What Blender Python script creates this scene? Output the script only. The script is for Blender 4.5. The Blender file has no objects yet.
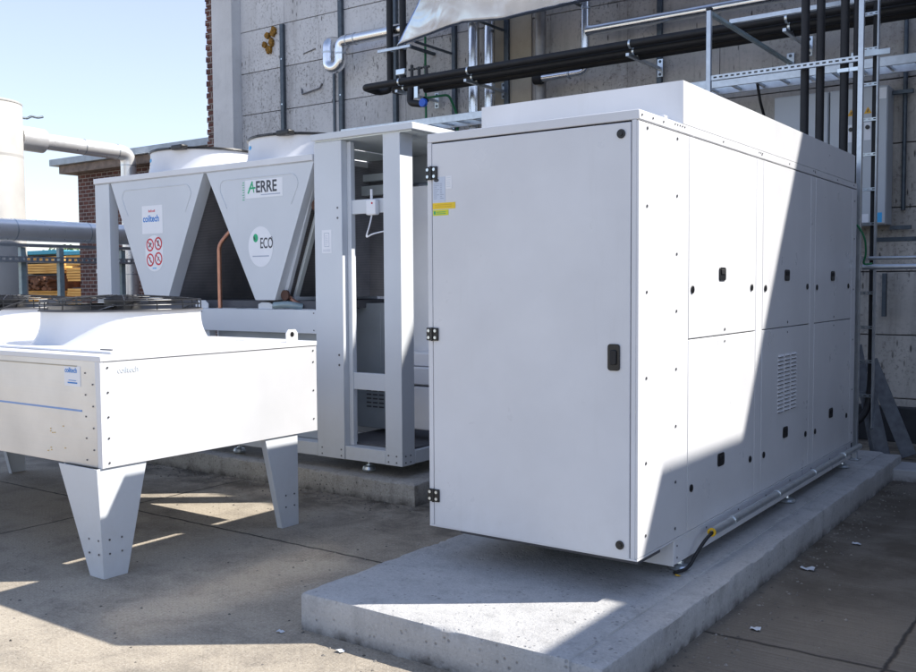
import bpy, bmesh, math, random
from mathutils import Vector, Matrix, noise
random.seed(7)
R = math.radians
sc = bpy.context.scene
COL = sc.collection
ORG = {}

# ------------------------------------------------------------------ materials
def new_mat(name):
    m = bpy.data.materials.new(name); m.use_nodes = True
    nt = m.node_tree; b = nt.nodes['Principled BSDF']
    return m, nt, b
def N(nt, t, **k):
    n = nt.nodes.new(t)
    for a, v in k.items():
        if a in n.inputs: n.inputs[a].default_value = v
        else: setattr(n, a, v)
    return n
def L(nt, a, b): nt.links.new(a, b)
def coords(nt, scale=(1, 1, 1), world=True, rot=(0, 0, 0)):
    if world: s = N(nt, 'ShaderNodeNewGeometry').outputs['Position']
    else: s = N(nt, 'ShaderNodeTexCoord').outputs['Object']
    mp = N(nt, 'ShaderNodeMapping'); mp.inputs['Scale'].default_value = scale; mp.inputs['Rotation'].default_value = rot
    L(nt, s, mp.inputs['Vector']); return mp.outputs['Vector']
def noise_tex(nt, vec, scale, detail=6, rough=.55, dist=0):
    n = N(nt, 'ShaderNodeTexNoise'); n.inputs['Scale'].default_value = scale; n.inputs['Detail'].default_value = detail
    n.inputs['Roughness'].default_value = rough; n.inputs['Distortion'].default_value = dist
    L(nt, vec, n.inputs['Vector']); return n.outputs['Fac']
def ramp(nt, fac, stops):
    r = N(nt, 'ShaderNodeValToRGB'); e = r.color_ramp.elements
    while len(e) < len(stops): e.new(.5)
    for i, (p, c) in enumerate(stops):
        e[i].position = p; e[i].color = (c, c, c, 1) if isinstance(c, (int, float)) else (*c, 1)
    L(nt, fac, r.inputs['Fac']); return r.outputs['Color']
def mix(nt, a, b, fac, mode='MIX'):
    m = N(nt, 'ShaderNodeMix', data_type='RGBA', blend_type=mode)
    for sock, v in ((m.inputs[6], a), (m.inputs[7], b), (m.inputs[0], fac)):
        if isinstance(v, bpy.types.NodeSocket): L(nt, v, sock)
        elif isinstance(v, (int, float)): sock.default_value = v
        else: sock.default_value = (*v, 1)
    return m.outputs[2]
def math_n(nt, op, a, b=None, c=None):
    m = N(nt, 'ShaderNodeMath', operation=op)
    for i, v in enumerate((a, b, c)):
        if v is None: continue
        if isinstance(v, bpy.types.NodeSocket): L(nt, v, m.inputs[i])
        else: m.inputs[i].default_value = v
    return m.outputs[0]
def bump(nt, b, h, strength, dist=.01):
    n = N(nt, 'ShaderNodeBump'); n.inputs['Strength'].default_value = strength; n.inputs['Distance'].default_value = dist
    L(nt, h, n.inputs['Height']); L(nt, n.outputs[0], b.inputs['Normal'])

def simple(name, c, rough=.5, metal=0., var=.12, scale=6, bmp=0., spec=.5, stretch=(1, 1, 1), rvar=0.):
    m, nt, b = new_mat(name)
    v = coords(nt, stretch)
    f = noise_tex(nt, v, scale)
    d = tuple(x * (1 - var) for x in c); u = tuple(min(1, x * (1 + var)) for x in c)
    L(nt, ramp(nt, f, [(.3, d), (.7, u)]), b.inputs['Base Color'])
    b.inputs['Roughness'].default_value = rough; b.inputs['Metallic'].default_value = metal
    b.inputs['Specular IOR Level'].default_value = spec
    if rvar:
        g = noise_tex(nt, v, scale * 3)
        L(nt, ramp(nt, g, [(.3, rough - rvar), (.7, rough + rvar)]), b.inputs['Roughness'])
    if bmp: bump(nt, b, noise_tex(nt, v, scale * 8), bmp, .004)
    return m

def paint(name, c, rough=.33, dirt=.10, wav=.06):
    m, nt, b = new_mat(name)
    v = coords(nt, (1, 1, 1)); vs = coords(nt, (7, 7, .8))
    f = noise_tex(nt, v, 1.3, 5); g = noise_tex(nt, vs, 1.5, 6, .65); h = noise_tex(nt, v, 14, 8, .7)
    base = mix(nt, tuple(x * (1 - dirt) for x in c), c, ramp(nt, f, [(.3, 0.), (.65, 1.)]))
    base = mix(nt, base, (c[0] * .80, c[1] * .79, c[2] * .76), ramp(nt, g, [(.58, 0.), (.85, dirt * 3.2)]))
    base = mix(nt, base, (.33, .30, .26), ramp(nt, h, [(.66, 0.), (.80, dirt * 1.6)]))
    # dirt settles towards the foot of the sheet metal
    z = N(nt, 'ShaderNodeSeparateXYZ'); L(nt, N(nt, 'ShaderNodeNewGeometry').outputs['Position'], z.inputs[0])
    low = math_n(nt, 'MULTIPLY', ramp(nt, z.outputs[2], [(.2, .45), (.75, 0.)]), h)
    base = mix(nt, base, (.42, .39, .35), low)
    L(nt, base, b.inputs['Base Color'])
    L(nt, ramp(nt, noise_tex(nt, v, 5, 6), [(.3, rough - .07), (.7, rough + .12)]), b.inputs['Roughness'])
    hh = math_n(nt, 'ADD', math_n(nt, 'MULTIPLY', noise_tex(nt, v, 2.2, 2), 1.0), math_n(nt, 'MULTIPLY', noise_tex(nt, v, 220, 2), .012))
    bump(nt, b, hh, wav, .05)
    return m

M = {}
M['white'] = paint('white_powder_coat', (.745, .75, .77), dirt=.12)
M['unit'] = paint('unit_powder_coat', (.66, .69, .725), .38, .07)
M['cab'] = paint('cabinet_enamel', (.52, .55, .58), .4, .08)
M['inner'] = simple('inner_sheet', (.74, .79, .79), .4, .2, .06, 3)
M['panelgrey'] = simple('grey_inner_panel', (.42, .46, .50), .45, .15, .1, 3)
M['gap'] = simple('gasket_grey', (.10, .10, .11), .8, 0, .1, 8)
M['black'] = simple('black_plastic', (.012, .012, .013), .38, 0, .2, 20)
M['rubber'] = simple('black_foam', (.012, .012, .014), .62, 0, .3, 9, .25)
M['galv'] = simple('galvanised_steel', (.56, .60, .64), .36, .8, .10, 14, .02, rvar=.06)
M['galvdark'] = simple('weathered_channel_steel', (.09, .11, .13), .5, .6, .2, 15, .1, rvar=.1)
M['frame'] = simple('painted_steel_rack', (.30, .38, .40), .45, .3, .15, 10)
M['screw'] = simple('screw_steel', (.16, .16, .17), .4, .8, .1, 20)
M['zinc'] = simple('bright_zinc', (.68, .74, .78), .28, .85, .06, 8)
M['copper'] = simple('aged_copper', (.50, .25, .17), .4, .85, .2, 12, .05)
M['green'] = simple('green_cable', (.01, .16, .06), .5)
M['brass'] = simple('yellow_gland', (.75, .45, .02), .5)
M['blue'] = simple('blue_cap', (.02, .12, .6), .4)
M['paper'] = simple('white_sticker', (.82, .83, .86), .45, 0, .02, 8)
M['plate'] = simple('grey_rating_plate', (.55, .60, .70), .35, .1, .03, 8)
M['yellow'] = simple('yellow_sticker', (.86, .60, .01), .4, 0, .03, 8)
M['lime'] = simple('lime_sticker', (.66, .68, .02), .4, 0, .03, 8)
M['ink'] = simple('dark_ink', (.05, .055, .07), .5)
M['inkblue'] = simple('blue_ink', (.02, .22, .62), .5)
M['inkred'] = simple('red_ink', (.62, .02, .04), .5)
M['inkgreen'] = simple('green_ink', (.01, .42, .18), .5)
M['softink'] = simple('soft_ink', (.36, .40, .50), .5)
M['faint'] = simple('faint_ink', (.62, .68, .74), .5)
M['ivory'] = simple('ivory_plastic', (.70, .66, .45), .45)
M['sky'] = simple('sky_blue_label', (.05, .42, .80), .5)
M['amber'] = simple('amber_warning', (.80, .42, .02), .5)
M['tank'] = paint('tank_coating', (.44, .43, .41), .55, .16, .12)
M['rust'] = simple('rust_foam', (.24, .12, .015), .9, 0, .7, 30, .6)
M['darkcaster'] = simple('dark_blue_caster', (.015, .022, .04), .7, 0, .2, 2)  # kept dark so the unseen caster blocks reflect little light
M['litter'] = simple('torn_wrapping', (.55, .58, .62), .6)
M['tarblue'] = simple('blue_wrap', (.03, .32, .45), .5)
M['roofing'] = simple('zinc_roof_edge', (.34, .38, .42), .45, .4, .15, 5)
M['bark'] = simple('bark', (.09, .06, .04), .9)
M['leaf'] = simple('leaf', (.06, .11, .025), .7, 0, .5, 3)
M['plank'] = simple('weathered_plank', (.13, .14, .155), .7, 0, .25, 14, .3)

def cladding():
    m, nt, b = new_mat('aluminium_cladding')
    v = coords(nt, (1, 1, 1)); f = noise_tex(nt, v, 3.5, 3); g = noise_tex(nt, v, 14, 3)
    L(nt, ramp(nt, f, [(.3, (.72, .73, .75)), (.7, (.86, .86, .87))]), b.inputs['Base Color'])
    b.inputs['Metallic'].default_value = 1
    L(nt, ramp(nt, g, [(.3, .17), (.7, .27)]), b.inputs['Roughness'])
    bump(nt, b, f, .10, .03)
    return m
M['clad'] = cladding()
M['matclad'] = simple('weathered_cladding', (.90, .90, .90), .32, .6, .06, 3, .02, rvar=.06)
def foil():
    m, nt, b = new_mat('crumpled_foil')
    v = coords(nt, (1, 1, 1)); f = noise_tex(nt, v, 2.0, 2, .5, .8)
    L(nt, ramp(nt, noise_tex(nt, v, 1.5, 4), [(.3, (.34, .39, .50)), (.7, (.58, .64, .76))]), b.inputs['Base Color'])
    b.inputs['Metallic'].default_value = 1; b.inputs['Roughness'].default_value = .2
    bump(nt, b, f, .22, .10)
    return m
M['foil'] = foil()
def mill():
    # mill-finish sheet, brushed horizontally
    m, nt, b = new_mat('brushed_sheet')
    v = coords(nt, (1, 1, 1)); vs = coords(nt, (.6, .6, 30))
    L(nt, ramp(nt, noise_tex(nt, v, 2, 5), [(.3, (.60, .60, .61)), (.7, (.74, .74, .75))]), b.inputs['Base Color'])
    b.inputs['Metallic'].default_value = .75
    L(nt, ramp(nt, noise_tex(nt, vs, 5, 4), [(.3, .30), (.7, .46)]), b.inputs['Roughness'])
    bump(nt, b, noise_tex(nt, v, 1.6, 3), .12, .06)
    return m
M['mill'] = mill()
M['gloss'] = M['white'].copy(); M['gloss'].name = 'glossy_white_coat'
_b = M['gloss'].node_tree.nodes['Principled BSDF']; _b.inputs['Coat Weight'].default_value = 1; _b.inputs['Coat Roughness'].default_value = .13; _b.inputs['Coat IOR'].default_value = 2.2
def fins():
    m, nt, b = new_mat('coil_fins')
    v = coords(nt, (1, 1, 1))
    w = N(nt, 'ShaderNodeTexWave', wave_type='BANDS', bands_direction='Z'); w.inputs['Scale'].default_value = 26; w.inputs['Distortion'].default_value = .4
    L(nt, v, w.inputs['Vector'])
    c = ramp(nt, noise_tex(nt, v, 3.5, 6), [(.3, (.20, .20, .215)), (.7, (.34, .33, .34))])
    c = mix(nt, c, (.13, .13, .14), ramp(nt, w.outputs['Fac'], [(.35, .55), (.6, 0.)]))
    L(nt, c, b.inputs['Base Color']); b.inputs['Roughness'].default_value = .7; b.inputs['Metallic'].default_value = .2
    bump(nt, b, w.outputs['Fac'], .3, .004)
    return m
M['fins'] = fins()
def brick(name, sc_=1.):
    m, nt, b = new_mat(name)
    s = N(nt, 'ShaderNodeSeparateXYZ'); L(nt, N(nt, 'ShaderNodeNewGeometry').outputs['Position'], s.inputs[0])
    c = N(nt, 'ShaderNodeCombineXYZ'); L(nt, math_n(nt, 'ADD', s.outputs[0], s.outputs[1]), c.inputs[0]); L(nt, s.outputs[2], c.inputs[1])
    t = N(nt, 'ShaderNodeTexBrick'); L(nt, c.outputs[0], t.inputs['Vector'])
    t.inputs['Scale'].default_value = 1; t.inputs['Brick Width'].default_value = .23; t.inputs['Row Height'].default_value = .096
    t.inputs['Mortar Size'].default_value = .010; t.inputs['Color1'].default_value = (.14, .055, .042, 1); t.inputs['Color2'].default_value = (.07, .032, .03, 1)
    t.inputs['Mortar'].default_value = (.30, .27, .25, 1); t.inputs['Bias'].default_value = -.1
    p = coords(nt)
    f = noise_tex(nt, p, 9, 5)
    L(nt, mix(nt, t.outputs['Color'], (.30, .20, .17), ramp(nt, f, [(.55, 0.), (.8, .5)])), b.inputs['Base Color'])
    b.inputs['Roughness'].default_value = .9
    bump(nt, b, math_n(nt, 'ADD', math_n(nt, 'MULTIPLY', t.outputs['Fac'], -1.), math_n(nt, 'MULTIPLY', f, .5)), .6, .01)
    return m
M['brick'] = brick('dark_red_brick')
def concrete_wall():
    m, nt, b = new_mat('board_marked_concrete')
    v = coords(nt); vs = coords(nt, (9, 9, .5)); vb = coords(nt, (1, 1, .25))
    at = N(nt, 'ShaderNodeAttribute', attribute_name='tone')
    big = noise_tex(nt, v, .8, 5); st = noise_tex(nt, vs, 1.6, 7, .7); fine = noise_tex(nt, v, 24, 6, .78)
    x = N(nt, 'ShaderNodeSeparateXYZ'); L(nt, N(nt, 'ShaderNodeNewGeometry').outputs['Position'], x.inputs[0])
    warm_shade = N(nt, 'ShaderNodeMapRange'); L(nt, x.outputs[0], warm_shade.inputs[0])
    warm_shade.inputs[1].default_value = -9.5; warm_shade.inputs[2].default_value = -6.6
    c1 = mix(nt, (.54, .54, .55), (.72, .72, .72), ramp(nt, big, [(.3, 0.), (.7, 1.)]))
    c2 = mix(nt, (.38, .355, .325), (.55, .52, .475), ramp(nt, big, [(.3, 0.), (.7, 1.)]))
    c = mix(nt, c1, c2, warm_shade.outputs[0])  # browner to the right, with that end's deeper shade put into the colour
    c = mix(nt, c, (.18, .17, .155), ramp(nt, st, [(.54, 0.), (.74, .5)]))
    wet = noise_tex(nt, coords(nt, (1.6, 1.6, .22)), 1.3, 6, .65, .5)
    c = mix(nt, c, (.14, .125, .11), ramp(nt, wet, [(.52, 0.), (.72, .42)]))
    c = mix(nt, c, (.62, .61, .59), ramp(nt, noise_tex(nt, v, 3.1, 6, .7), [(.56, 0.), (.75, .5)]))
    c = mix(nt, c, (.14, .13, .12), math_n(nt, 'MULTIPLY', ramp(nt, fine, [(.52, 0.), (.64, .8)]), ramp(nt, noise_tex(nt, v, 1.1, 4), [(.40, .25), (.58, 1.)])))
    # blow holes
    vo = N(nt, 'ShaderNodeTexVoronoi'); vo.inputs['Scale'].default_value = 16; vo.inputs['Randomness'].default_value = 1
    L(nt, vb, vo.inputs['Vector'])
    hole = ramp(nt, vo.outputs['Distance'], [(.10, 1.), (.19, 0.)])
    hole = math_n(nt, 'MULTIPLY', hole, ramp(nt, noise_tex(nt, v, 3.2, 3), [(.42, 0.), (.58, .9)]))
    c = mix(nt, c, (.06, .055, .05), hole)
    c = mix(nt, c, at.outputs['Fac'], .28, 'OVERLAY')
    L(nt, c, b.inputs['Base Color']); b.inputs['Roughness'].default_value = .88; b.inputs['Specular IOR Level'].default_value = .3
    h = math_n(nt, 'SUBTRACT', math_n(nt, 'ADD', math_n(nt, 'MULTIPLY', fine, .5), math_n(nt, 'MULTIPLY', st, .6)), hole)
    bump(nt, b, h, .5, .012)
    return m
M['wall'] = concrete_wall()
def smooth_concrete(name, a, c_, spots=.5, bs=.35, holes=0.):
    m, nt, b = new_mat(name)
    v = coords(nt); big = noise_tex(nt, v, 1.4, 6); fine = noise_tex(nt, v, 75, 4, .7); med = noise_tex(nt, v, 9, 7, .65)
    drip = noise_tex(nt, coords(nt, (14, 14, 1.2)), 1., 5, .6)
    c = mix(nt, a, c_, ramp(nt, big, [(.35, 0.), (.65, 1.)]))
    c = mix(nt, c, tuple(x * .55 for x in a), ramp(nt, med, [(.52, 0.), (.72, spots)]))
    c = mix(nt, c, tuple(x * .62 for x in a), ramp(nt, drip, [(.52, 0.), (.70, spots * .7)]))
    c = mix(nt, c, tuple(x * .38 for x in a), ramp(nt, fine, [(.54, 0.), (.74, spots * 1.0)]))
    c = mix(nt, c, tuple(min(1, x * 1.6) for x in c_), ramp(nt, fine, [(.26, spots * .8), (.44, 0.)]))
    h = math_n(nt, 'ADD', math_n(nt, 'MULTIPLY', fine, .8), med)
    if holes:
        vo = N(nt, 'ShaderNodeTexVoronoi'); vo.inputs['Scale'].default_value = 26; L(nt, v, vo.inputs['Vector'])
        ho = math_n(nt, 'MULTIPLY', ramp(nt, vo.outputs['Distance'], [(.12, 1.), (.22, 0.)]), ramp(nt, noise_tex(nt, v, 6, 3), [(.45, 0.), (.6, 1.)]))
        c = mix(nt, c, tuple(x * .25 for x in a), math_n(nt, 'MULTIPLY', ho, holes)); h = math_n(nt, 'SUBTRACT', h, ho)
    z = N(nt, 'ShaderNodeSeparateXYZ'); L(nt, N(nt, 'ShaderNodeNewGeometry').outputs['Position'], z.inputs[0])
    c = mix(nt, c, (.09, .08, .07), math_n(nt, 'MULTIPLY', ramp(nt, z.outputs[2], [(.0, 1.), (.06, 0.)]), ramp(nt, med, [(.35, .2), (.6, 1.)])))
    L(nt, c, b.inputs['Base Color']); b.inputs['Roughness'].default_value = .85; b.inputs['Specular IOR Level'].default_value = .3
    bump(nt, b, h, bs, .014)
    return m
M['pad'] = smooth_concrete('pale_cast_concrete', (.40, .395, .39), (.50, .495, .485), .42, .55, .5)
M['slab'] = smooth_concrete('rough_cast_concrete', (.34, .31, .27), (.46, .43, .385), .65, .8, .8)
M['pilaster'] = smooth_concrete('smooth_grey_render', (.58, .58, .58), (.68, .68, .68), .16, .25)
M['beige'] = smooth_concrete('beige_panel_render', (.38, .33, .25), (.48, .43, .34), .15, .2)
M['render'] = smooth_concrete('plain_render', (.36, .36, .37), (.46, .46, .46), .2, .2)
def ground_mat():
    m, nt, b = new_mat('yard_concrete')
    v = coords(nt); big = noise_tex(nt, v, .45, 6, .6, .4); med = noise_tex(nt, v, 2.6, 8, .68, .3); fine = noise_tex(nt, v, 48, 8, .75)
    grit = noise_tex(nt, v, 95, 3, .7)
    broom = noise_tex(nt, coords(nt, (110, 1.6, 1), rot=(0, 0, R(0))), 1.0, 5, .7)
    broom2 = noise_tex(nt, coords(nt, (2.0, 95, 1)), 1.0, 5, .7)
    x = N(nt, 'ShaderNodeSeparateXYZ'); L(nt, N(nt, 'ShaderNodeNewGeometry').outputs['Position'], x.inputs[0])
    X, Y = x.outputs[0], x.outputs[1]
    c = mix(nt, (.32, .275, .215), (.45, .395, .315), ramp(nt, big, [(.32, 0.), (.68, 1.)]))
    c = mix(nt, c, (.16, .14, .118), ramp(nt, med, [(.46, 0.), (.70, .75)]))
    c = mix(nt, c, (.44, .40, .34), ramp(nt, noise_tex(nt, v, 5.5, 8, .72), [(.56, 0.), (.76, .42)]))
    c = mix(nt, c, (.11, .095, .08), ramp(nt, fine, [(.52, 0.), (.70, .55)]))
    c = mix(nt, c, (.60, .55, .47), ramp(nt, grit, [(.28, .5), (.44, 0.)]))
    c = mix(nt, c, (.56, .51, .44), ramp(nt, fine, [(.30, .6), (.46, 0.)]))
    c = mix(nt, c, (.10, .09, .08), ramp(nt, grit, [(.54, 0.), (.70, .55)]))
    # darker broom-marked concrete on the far side (X > -1.7) and dirt stains by the rear slab
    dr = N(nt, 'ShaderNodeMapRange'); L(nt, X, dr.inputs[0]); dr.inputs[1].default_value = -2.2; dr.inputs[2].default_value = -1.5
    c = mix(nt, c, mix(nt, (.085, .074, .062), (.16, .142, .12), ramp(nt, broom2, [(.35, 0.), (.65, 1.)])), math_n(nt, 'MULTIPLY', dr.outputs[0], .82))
    dy = N(nt, 'ShaderNodeMapRange'); L(nt, Y, dy.inputs[0]); dy.inputs[1].default_value = 4.6; dy.inputs[2].default_value = 5.55
    c = mix(nt, c, (.105, .088, .068), math_n(nt, 'MULTIPLY', math_n(nt, 'MULTIPLY', dy.outputs[0], 1.0), ramp(nt, med, [(.38, 0.), (.60, 1.)])))
    # saw-cut joints
    wob = math_n(nt, 'MULTIPLY', math_n(nt, 'SUBTRACT', noise_tex(nt, v, 7, 4), .5), .035)
    def joint(co, off, per):
        t = math_n(nt, 'ADD', math_n(nt, 'SUBTRACT', co, off), wob)
        t = math_n(nt, 'DIVIDE', t, per); t = math_n(nt, 'SUBTRACT', t, math_n(nt, 'ROUND', t))
        t = math_n(nt, 'MULTIPLY', math_n(nt, 'ABSOLUTE', t), per)
        return ramp(nt, t, [(.0045, 1.), (.013, 0.)])
    j = math_n(nt, 'MAXIMUM', joint(X, -6.2, 5.35), joint(Y, 4.31, 5.35))
    c = mix(nt, c, (.035, .03, .027), math_n(nt, 'MULTIPLY', j, .9))
    L(nt, c, b.inputs['Base Color']); b.inputs['Roughness'].default_value = .86; b.inputs['Specular IOR Level'].default_value = .3
    h = math_n(nt, 'ADD', math_n(nt, 'MULTIPLY', fine, .6), math_n(nt, 'MULTIPLY', broom2, .35))
    h = math_n(nt, 'SUBTRACT', math_n(nt, 'ADD', h, med), math_n(nt, 'MULTIPLY', j, 1.5))
    h = math_n(nt, 'ADD', h, math_n(nt, 'MULTIPLY', grit, .5))
    bump(nt, b, h, .6, .012)
    return m
M['ground'] = ground_mat()
def timber():
    m, nt, b = new_mat('fresh_timber')
    v = coords(nt, (.4, 1, 9))
    L(nt, ramp(nt, noise_tex(nt, v, 2, 6), [(.3, (.62, .27, .05)), (.7, (.95, .58, .18))]), b.inputs['Base Color']); b.inputs['Roughness'].default_value = .8
    return m
M['timber'] = timber()
M['logs'] = simple('log_ends', (.16, .07, .035), .9, 0, .6, 2.5)

# ------------------------------------------------------------------ geometry helper
class MB:
    def __init__(s): s.bm = bmesh.new(); s.tones = []
    def _faces(s, vs, fs):
        v = [s.bm.verts.new(p) for p in vs]
        out = []
        for f in fs:
            try: out.append(s.bm.faces.new([v[i] for i in f]))
            except ValueError: pass
        return out
    def box(s, x0, x1, y0, y1, z0, z1):
        P = [(x, y, z) for z in (z0, z1) for y in (y0, y1) for x in (x0, x1)]
        return s._faces(P, [(0, 2, 3, 1), (4, 5, 7, 6), (0, 1, 5, 4), (2, 6, 7, 3), (0, 4, 6, 2), (1, 3, 7, 5)])
    def hexa(s, P):  # eight points, bottom four then top four, same winding
        return s._faces(P, [(3, 2, 1, 0), (4, 5, 6, 7), (0, 1, 5, 4), (1, 2, 6, 5), (2, 3, 7, 6), (3, 0, 4, 7)])
    def prism(s, poly, ax, a, b):
        def p(u, v, w):
            return {'y': (u, w, v), 'x': (w, u, v), 'z': (u, v, w)}[ax]
        n = len(poly)
        P = [p(u, v, a) for u, v in poly] + [p(u, v, b) for u, v in poly]
        return s._faces(P, [tuple(range(n))[::-1], tuple(range(n, 2 * n))] + [(i, (i + 1) % n, n + (i + 1) % n, n + i) for i in range(n)])
    def bar(s, a, b, w, h=None, up=(0, 0, 1)):
        a, b = Vector(a), Vector(b); d = (b - a).normalized(); h = h or w
        u = Vector(up)
        if abs(d.dot(u)) > .98: u = Vector((0, 1, 0))
        r = d.cross(u).normalized(); u = r.cross(d)
        P = []
        for q in (a, b):
            for sr, su in ((-1, -1), (1, -1), (1, 1), (-1, 1)): P.append(q + r * sr * w / 2 + u * su * h / 2)
        return s.hexa(P)
    def tube(s, pts, r, seg=14, fillet=0., fs=6, caps=True):
        pts = [Vector(p) for p in pts]
        if fillet:
            out = [pts[0]]
            for i in range(1, len(pts) - 1):
                a, b, c = pts[i - 1], pts[i], pts[i + 1]
                u = (a - b); w = (c - b); f = min(fillet, u.length * .49, w.length * .49)
                p0 = b + u.normalized() * f; p1 = b + w.normalized() * f
                for k in range(fs + 1):
                    t = k / fs; out.append(p0 * (1 - t) ** 2 + b * 2 * t * (1 - t) + p1 * t * t)
            out.append(pts[-1]); pts = out
        n = len(pts); tg = [(pts[min(i + 1, n - 1)] - pts[max(i - 1, 0)]).normalized() for i in range(n)]
        u = tg[0].orthogonal().normalized(); rings = []
        for i in range(n):
            u = (u - tg[i] * u.dot(tg[i])).normalized(); w = tg[i].cross(u)
            rr = r[i] if isinstance(r, (list, tuple)) else r
            rings.append([s.bm.verts.new(pts[i] + (u * math.cos(2 * math.pi * k / seg) + w * math.sin(2 * math.pi * k / seg)) * rr) for k in range(seg)])
        for i in range(n - 1):
            for k in range(seg):
                s.bm.faces.new((rings[i][k], rings[i][(k + 1) % seg], rings[i + 1][(k + 1) % seg], rings[i + 1][k]))
        if caps: s.bm.faces.new(rings[0][::-1]); s.bm.faces.new(rings[-1])
    def lathe(s, c, prof, seg=48, close=False):
        rings = []
        for r, z in prof:
            rings.append([s.bm.verts.new((c[0] + r * math.cos(2 * math.pi * k / seg), c[1] + r * math.sin(2 * math.pi * k / seg), c[2] + z)) for k in range(seg)])
        idx = list(range(len(prof) - 1)) + ([len(prof) - 1] if close else [])
        for i in idx:
            j = (i + 1) % len(prof)
            for k in range(seg): s.bm.faces.new((rings[i][k], rings[i][(k + 1) % seg], rings[j][(k + 1) % seg], rings[j][k]))
    def disc(s, c, n, r, t, seg=14, ry=None):
        n = Vector(n).normalized(); u = n.orthogonal().normalized()
        if abs(n.z) < .9: u = n.cross(Vector((0, 0, 1))).normalized()
        w = n.cross(u); c = Vector(c); ry = ry or r
        a = [s.bm.verts.new(c + u * math.cos(2 * math.pi * k / seg) * r + w * math.sin(2 * math.pi * k / seg) * ry) for k in range(seg)]
        b = [s.bm.verts.new(v.co + n * t) for v in a]
        s.bm.faces.new(a[::-1]); s.bm.faces.new(b)
        for k in range(seg): s.bm.faces.new((a[k], a[(k + 1) % seg], b[(k + 1) % seg], b[k]))
    def ring(s, c, n, r0, r1, t, seg=24, ry=1.):
        n = Vector(n).normalized(); u = n.cross(Vector((0, 0, 1))).normalized() if abs(n.z) < .9 else Vector((1, 0, 0)); w = n.cross(u); c = Vector(c)
        R_ = []
        for rr, tt in ((r0, 0), (r1, 0), (r1, t), (r0, t)):
            R_.append([s.bm.verts.new(c + n * tt + (u * math.cos(2 * math.pi * k / seg) + w * ry * math.sin(2 * math.pi * k / seg)) * rr) for k in range(seg)])
        for i in range(4):
            for k in range(seg): s.bm.faces.new((R_[i][k], R_[i][(k + 1) % seg], R_[(i + 1) % 4][(k + 1) % seg], R_[(i + 1) % 4][k]))
    def rough(s, amt, sc_=3., seed=0, only=None):
        for v in s.bm.verts:
            if only and not only(v.co): continue
            p = v.co * sc_ + Vector((seed, seed * 2, 0))
            v.co += Vector((noise.noise(p), noise.noise(p + Vector((31, 0, 0))), noise.noise(p + Vector((0, 47, 0))))) * amt

def org(o): return ORG.get(o.name, Vector((0, 0, 0)))
def empty(name, loc, label, cat, group=None, kind=None, parent=None):
    o = bpy.data.objects.new(name, None); COL.objects.link(o); o.empty_display_size = .2
    ORG[o.name] = Vector(loc)
    o.location = Vector(loc)
    if parent: o.parent = parent; o.location = Vector(loc) - org(parent)
    tag(o, label, cat, group, kind); return o
def tag(o, label=None, cat=None, group=None, kind=None):
    if label: o['label'] = label
    if cat: o['category'] = cat
    if group: o['group'] = group
    if kind: o['kind'] = kind
    return o
def build(mb, name, m, parent=None, bevel=0., smooth=30, label=None, kind=None, recalc=True):
    bm = mb.bm
    if recalc: bmesh.ops.recalc_face_normals(bm, faces=bm.faces)
    xs = [v.co for v in bm.verts]
    lo = Vector((min(v.x for v in xs), min(v.y for v in xs), min(v.z for v in xs))); hi = Vector((max(v.x for v in xs), max(v.y for v in xs), max(v.z for v in xs)))
    o0 = Vector(((lo.x + hi.x) / 2, (lo.y + hi.y) / 2, lo.z))
    bmesh.ops.translate(bm, verts=bm.verts, vec=-o0)
    me = bpy.data.meshes.new(name); bm.to_mesh(me); bm.free()
    o = bpy.data.objects.new(name, me); COL.objects.link(o)
    me.materials.append(m)
    if smooth:
        me.polygons.foreach_set('use_smooth', [True] * len(me.polygons)); me.set_sharp_from_angle(angle=R(smooth))
    ORG[o.name] = o0; o.location = o0
    if parent: o.parent = parent; o.location = o0 - org(parent)
    if bevel:
        b = o.modifiers.new('Bevel', 'BEVEL'); b.width = bevel; b.segments = 2; b.limit_method = 'ANGLE'; b.angle_limit = R(40); b.harden_normals = False
    if label: o['label'] = label
    if kind: o['kind'] = kind
    return o
def bx(name, m, parent, x0, x1, y0, y1, z0, z1, bevel=.003, label=None):
    mb = MB(); mb.box(x0, x1, y0, y1, z0, z1); return build(mb, name, m, parent, bevel, label=label)
def tb(name, m, parent, pts, r, fillet=0., seg=14, label=None):
    mb = MB(); mb.tube(pts, r, seg, fillet); return build(mb, name, m, parent, label=label)
_screw = {}
def screw(parent, p, n='x', r=.006, m='screw', name='screw'):
    key = (n, r, m, name)
    if key not in _screw:
        mb = MB(); d = {'x': (1, 0, 0), 'y': (0, -1, 0)}[n]
        mb.disc((0, 0, 0), d, r, .003, 10)
        me = bpy.data.meshes.new(name); bmesh.ops.recalc_face_normals(mb.bm, faces=mb.bm.faces); mb.bm.to_mesh(me); mb.bm.free(); me.materials.append(M[m]); _screw[key] = me
    o = bpy.data.objects.new(name, _screw[key]); COL.objects.link(o); o.parent = parent; o.location = Vector(p) - org(parent)
    ORG[o.name] = Vector(p)
    return o
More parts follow.
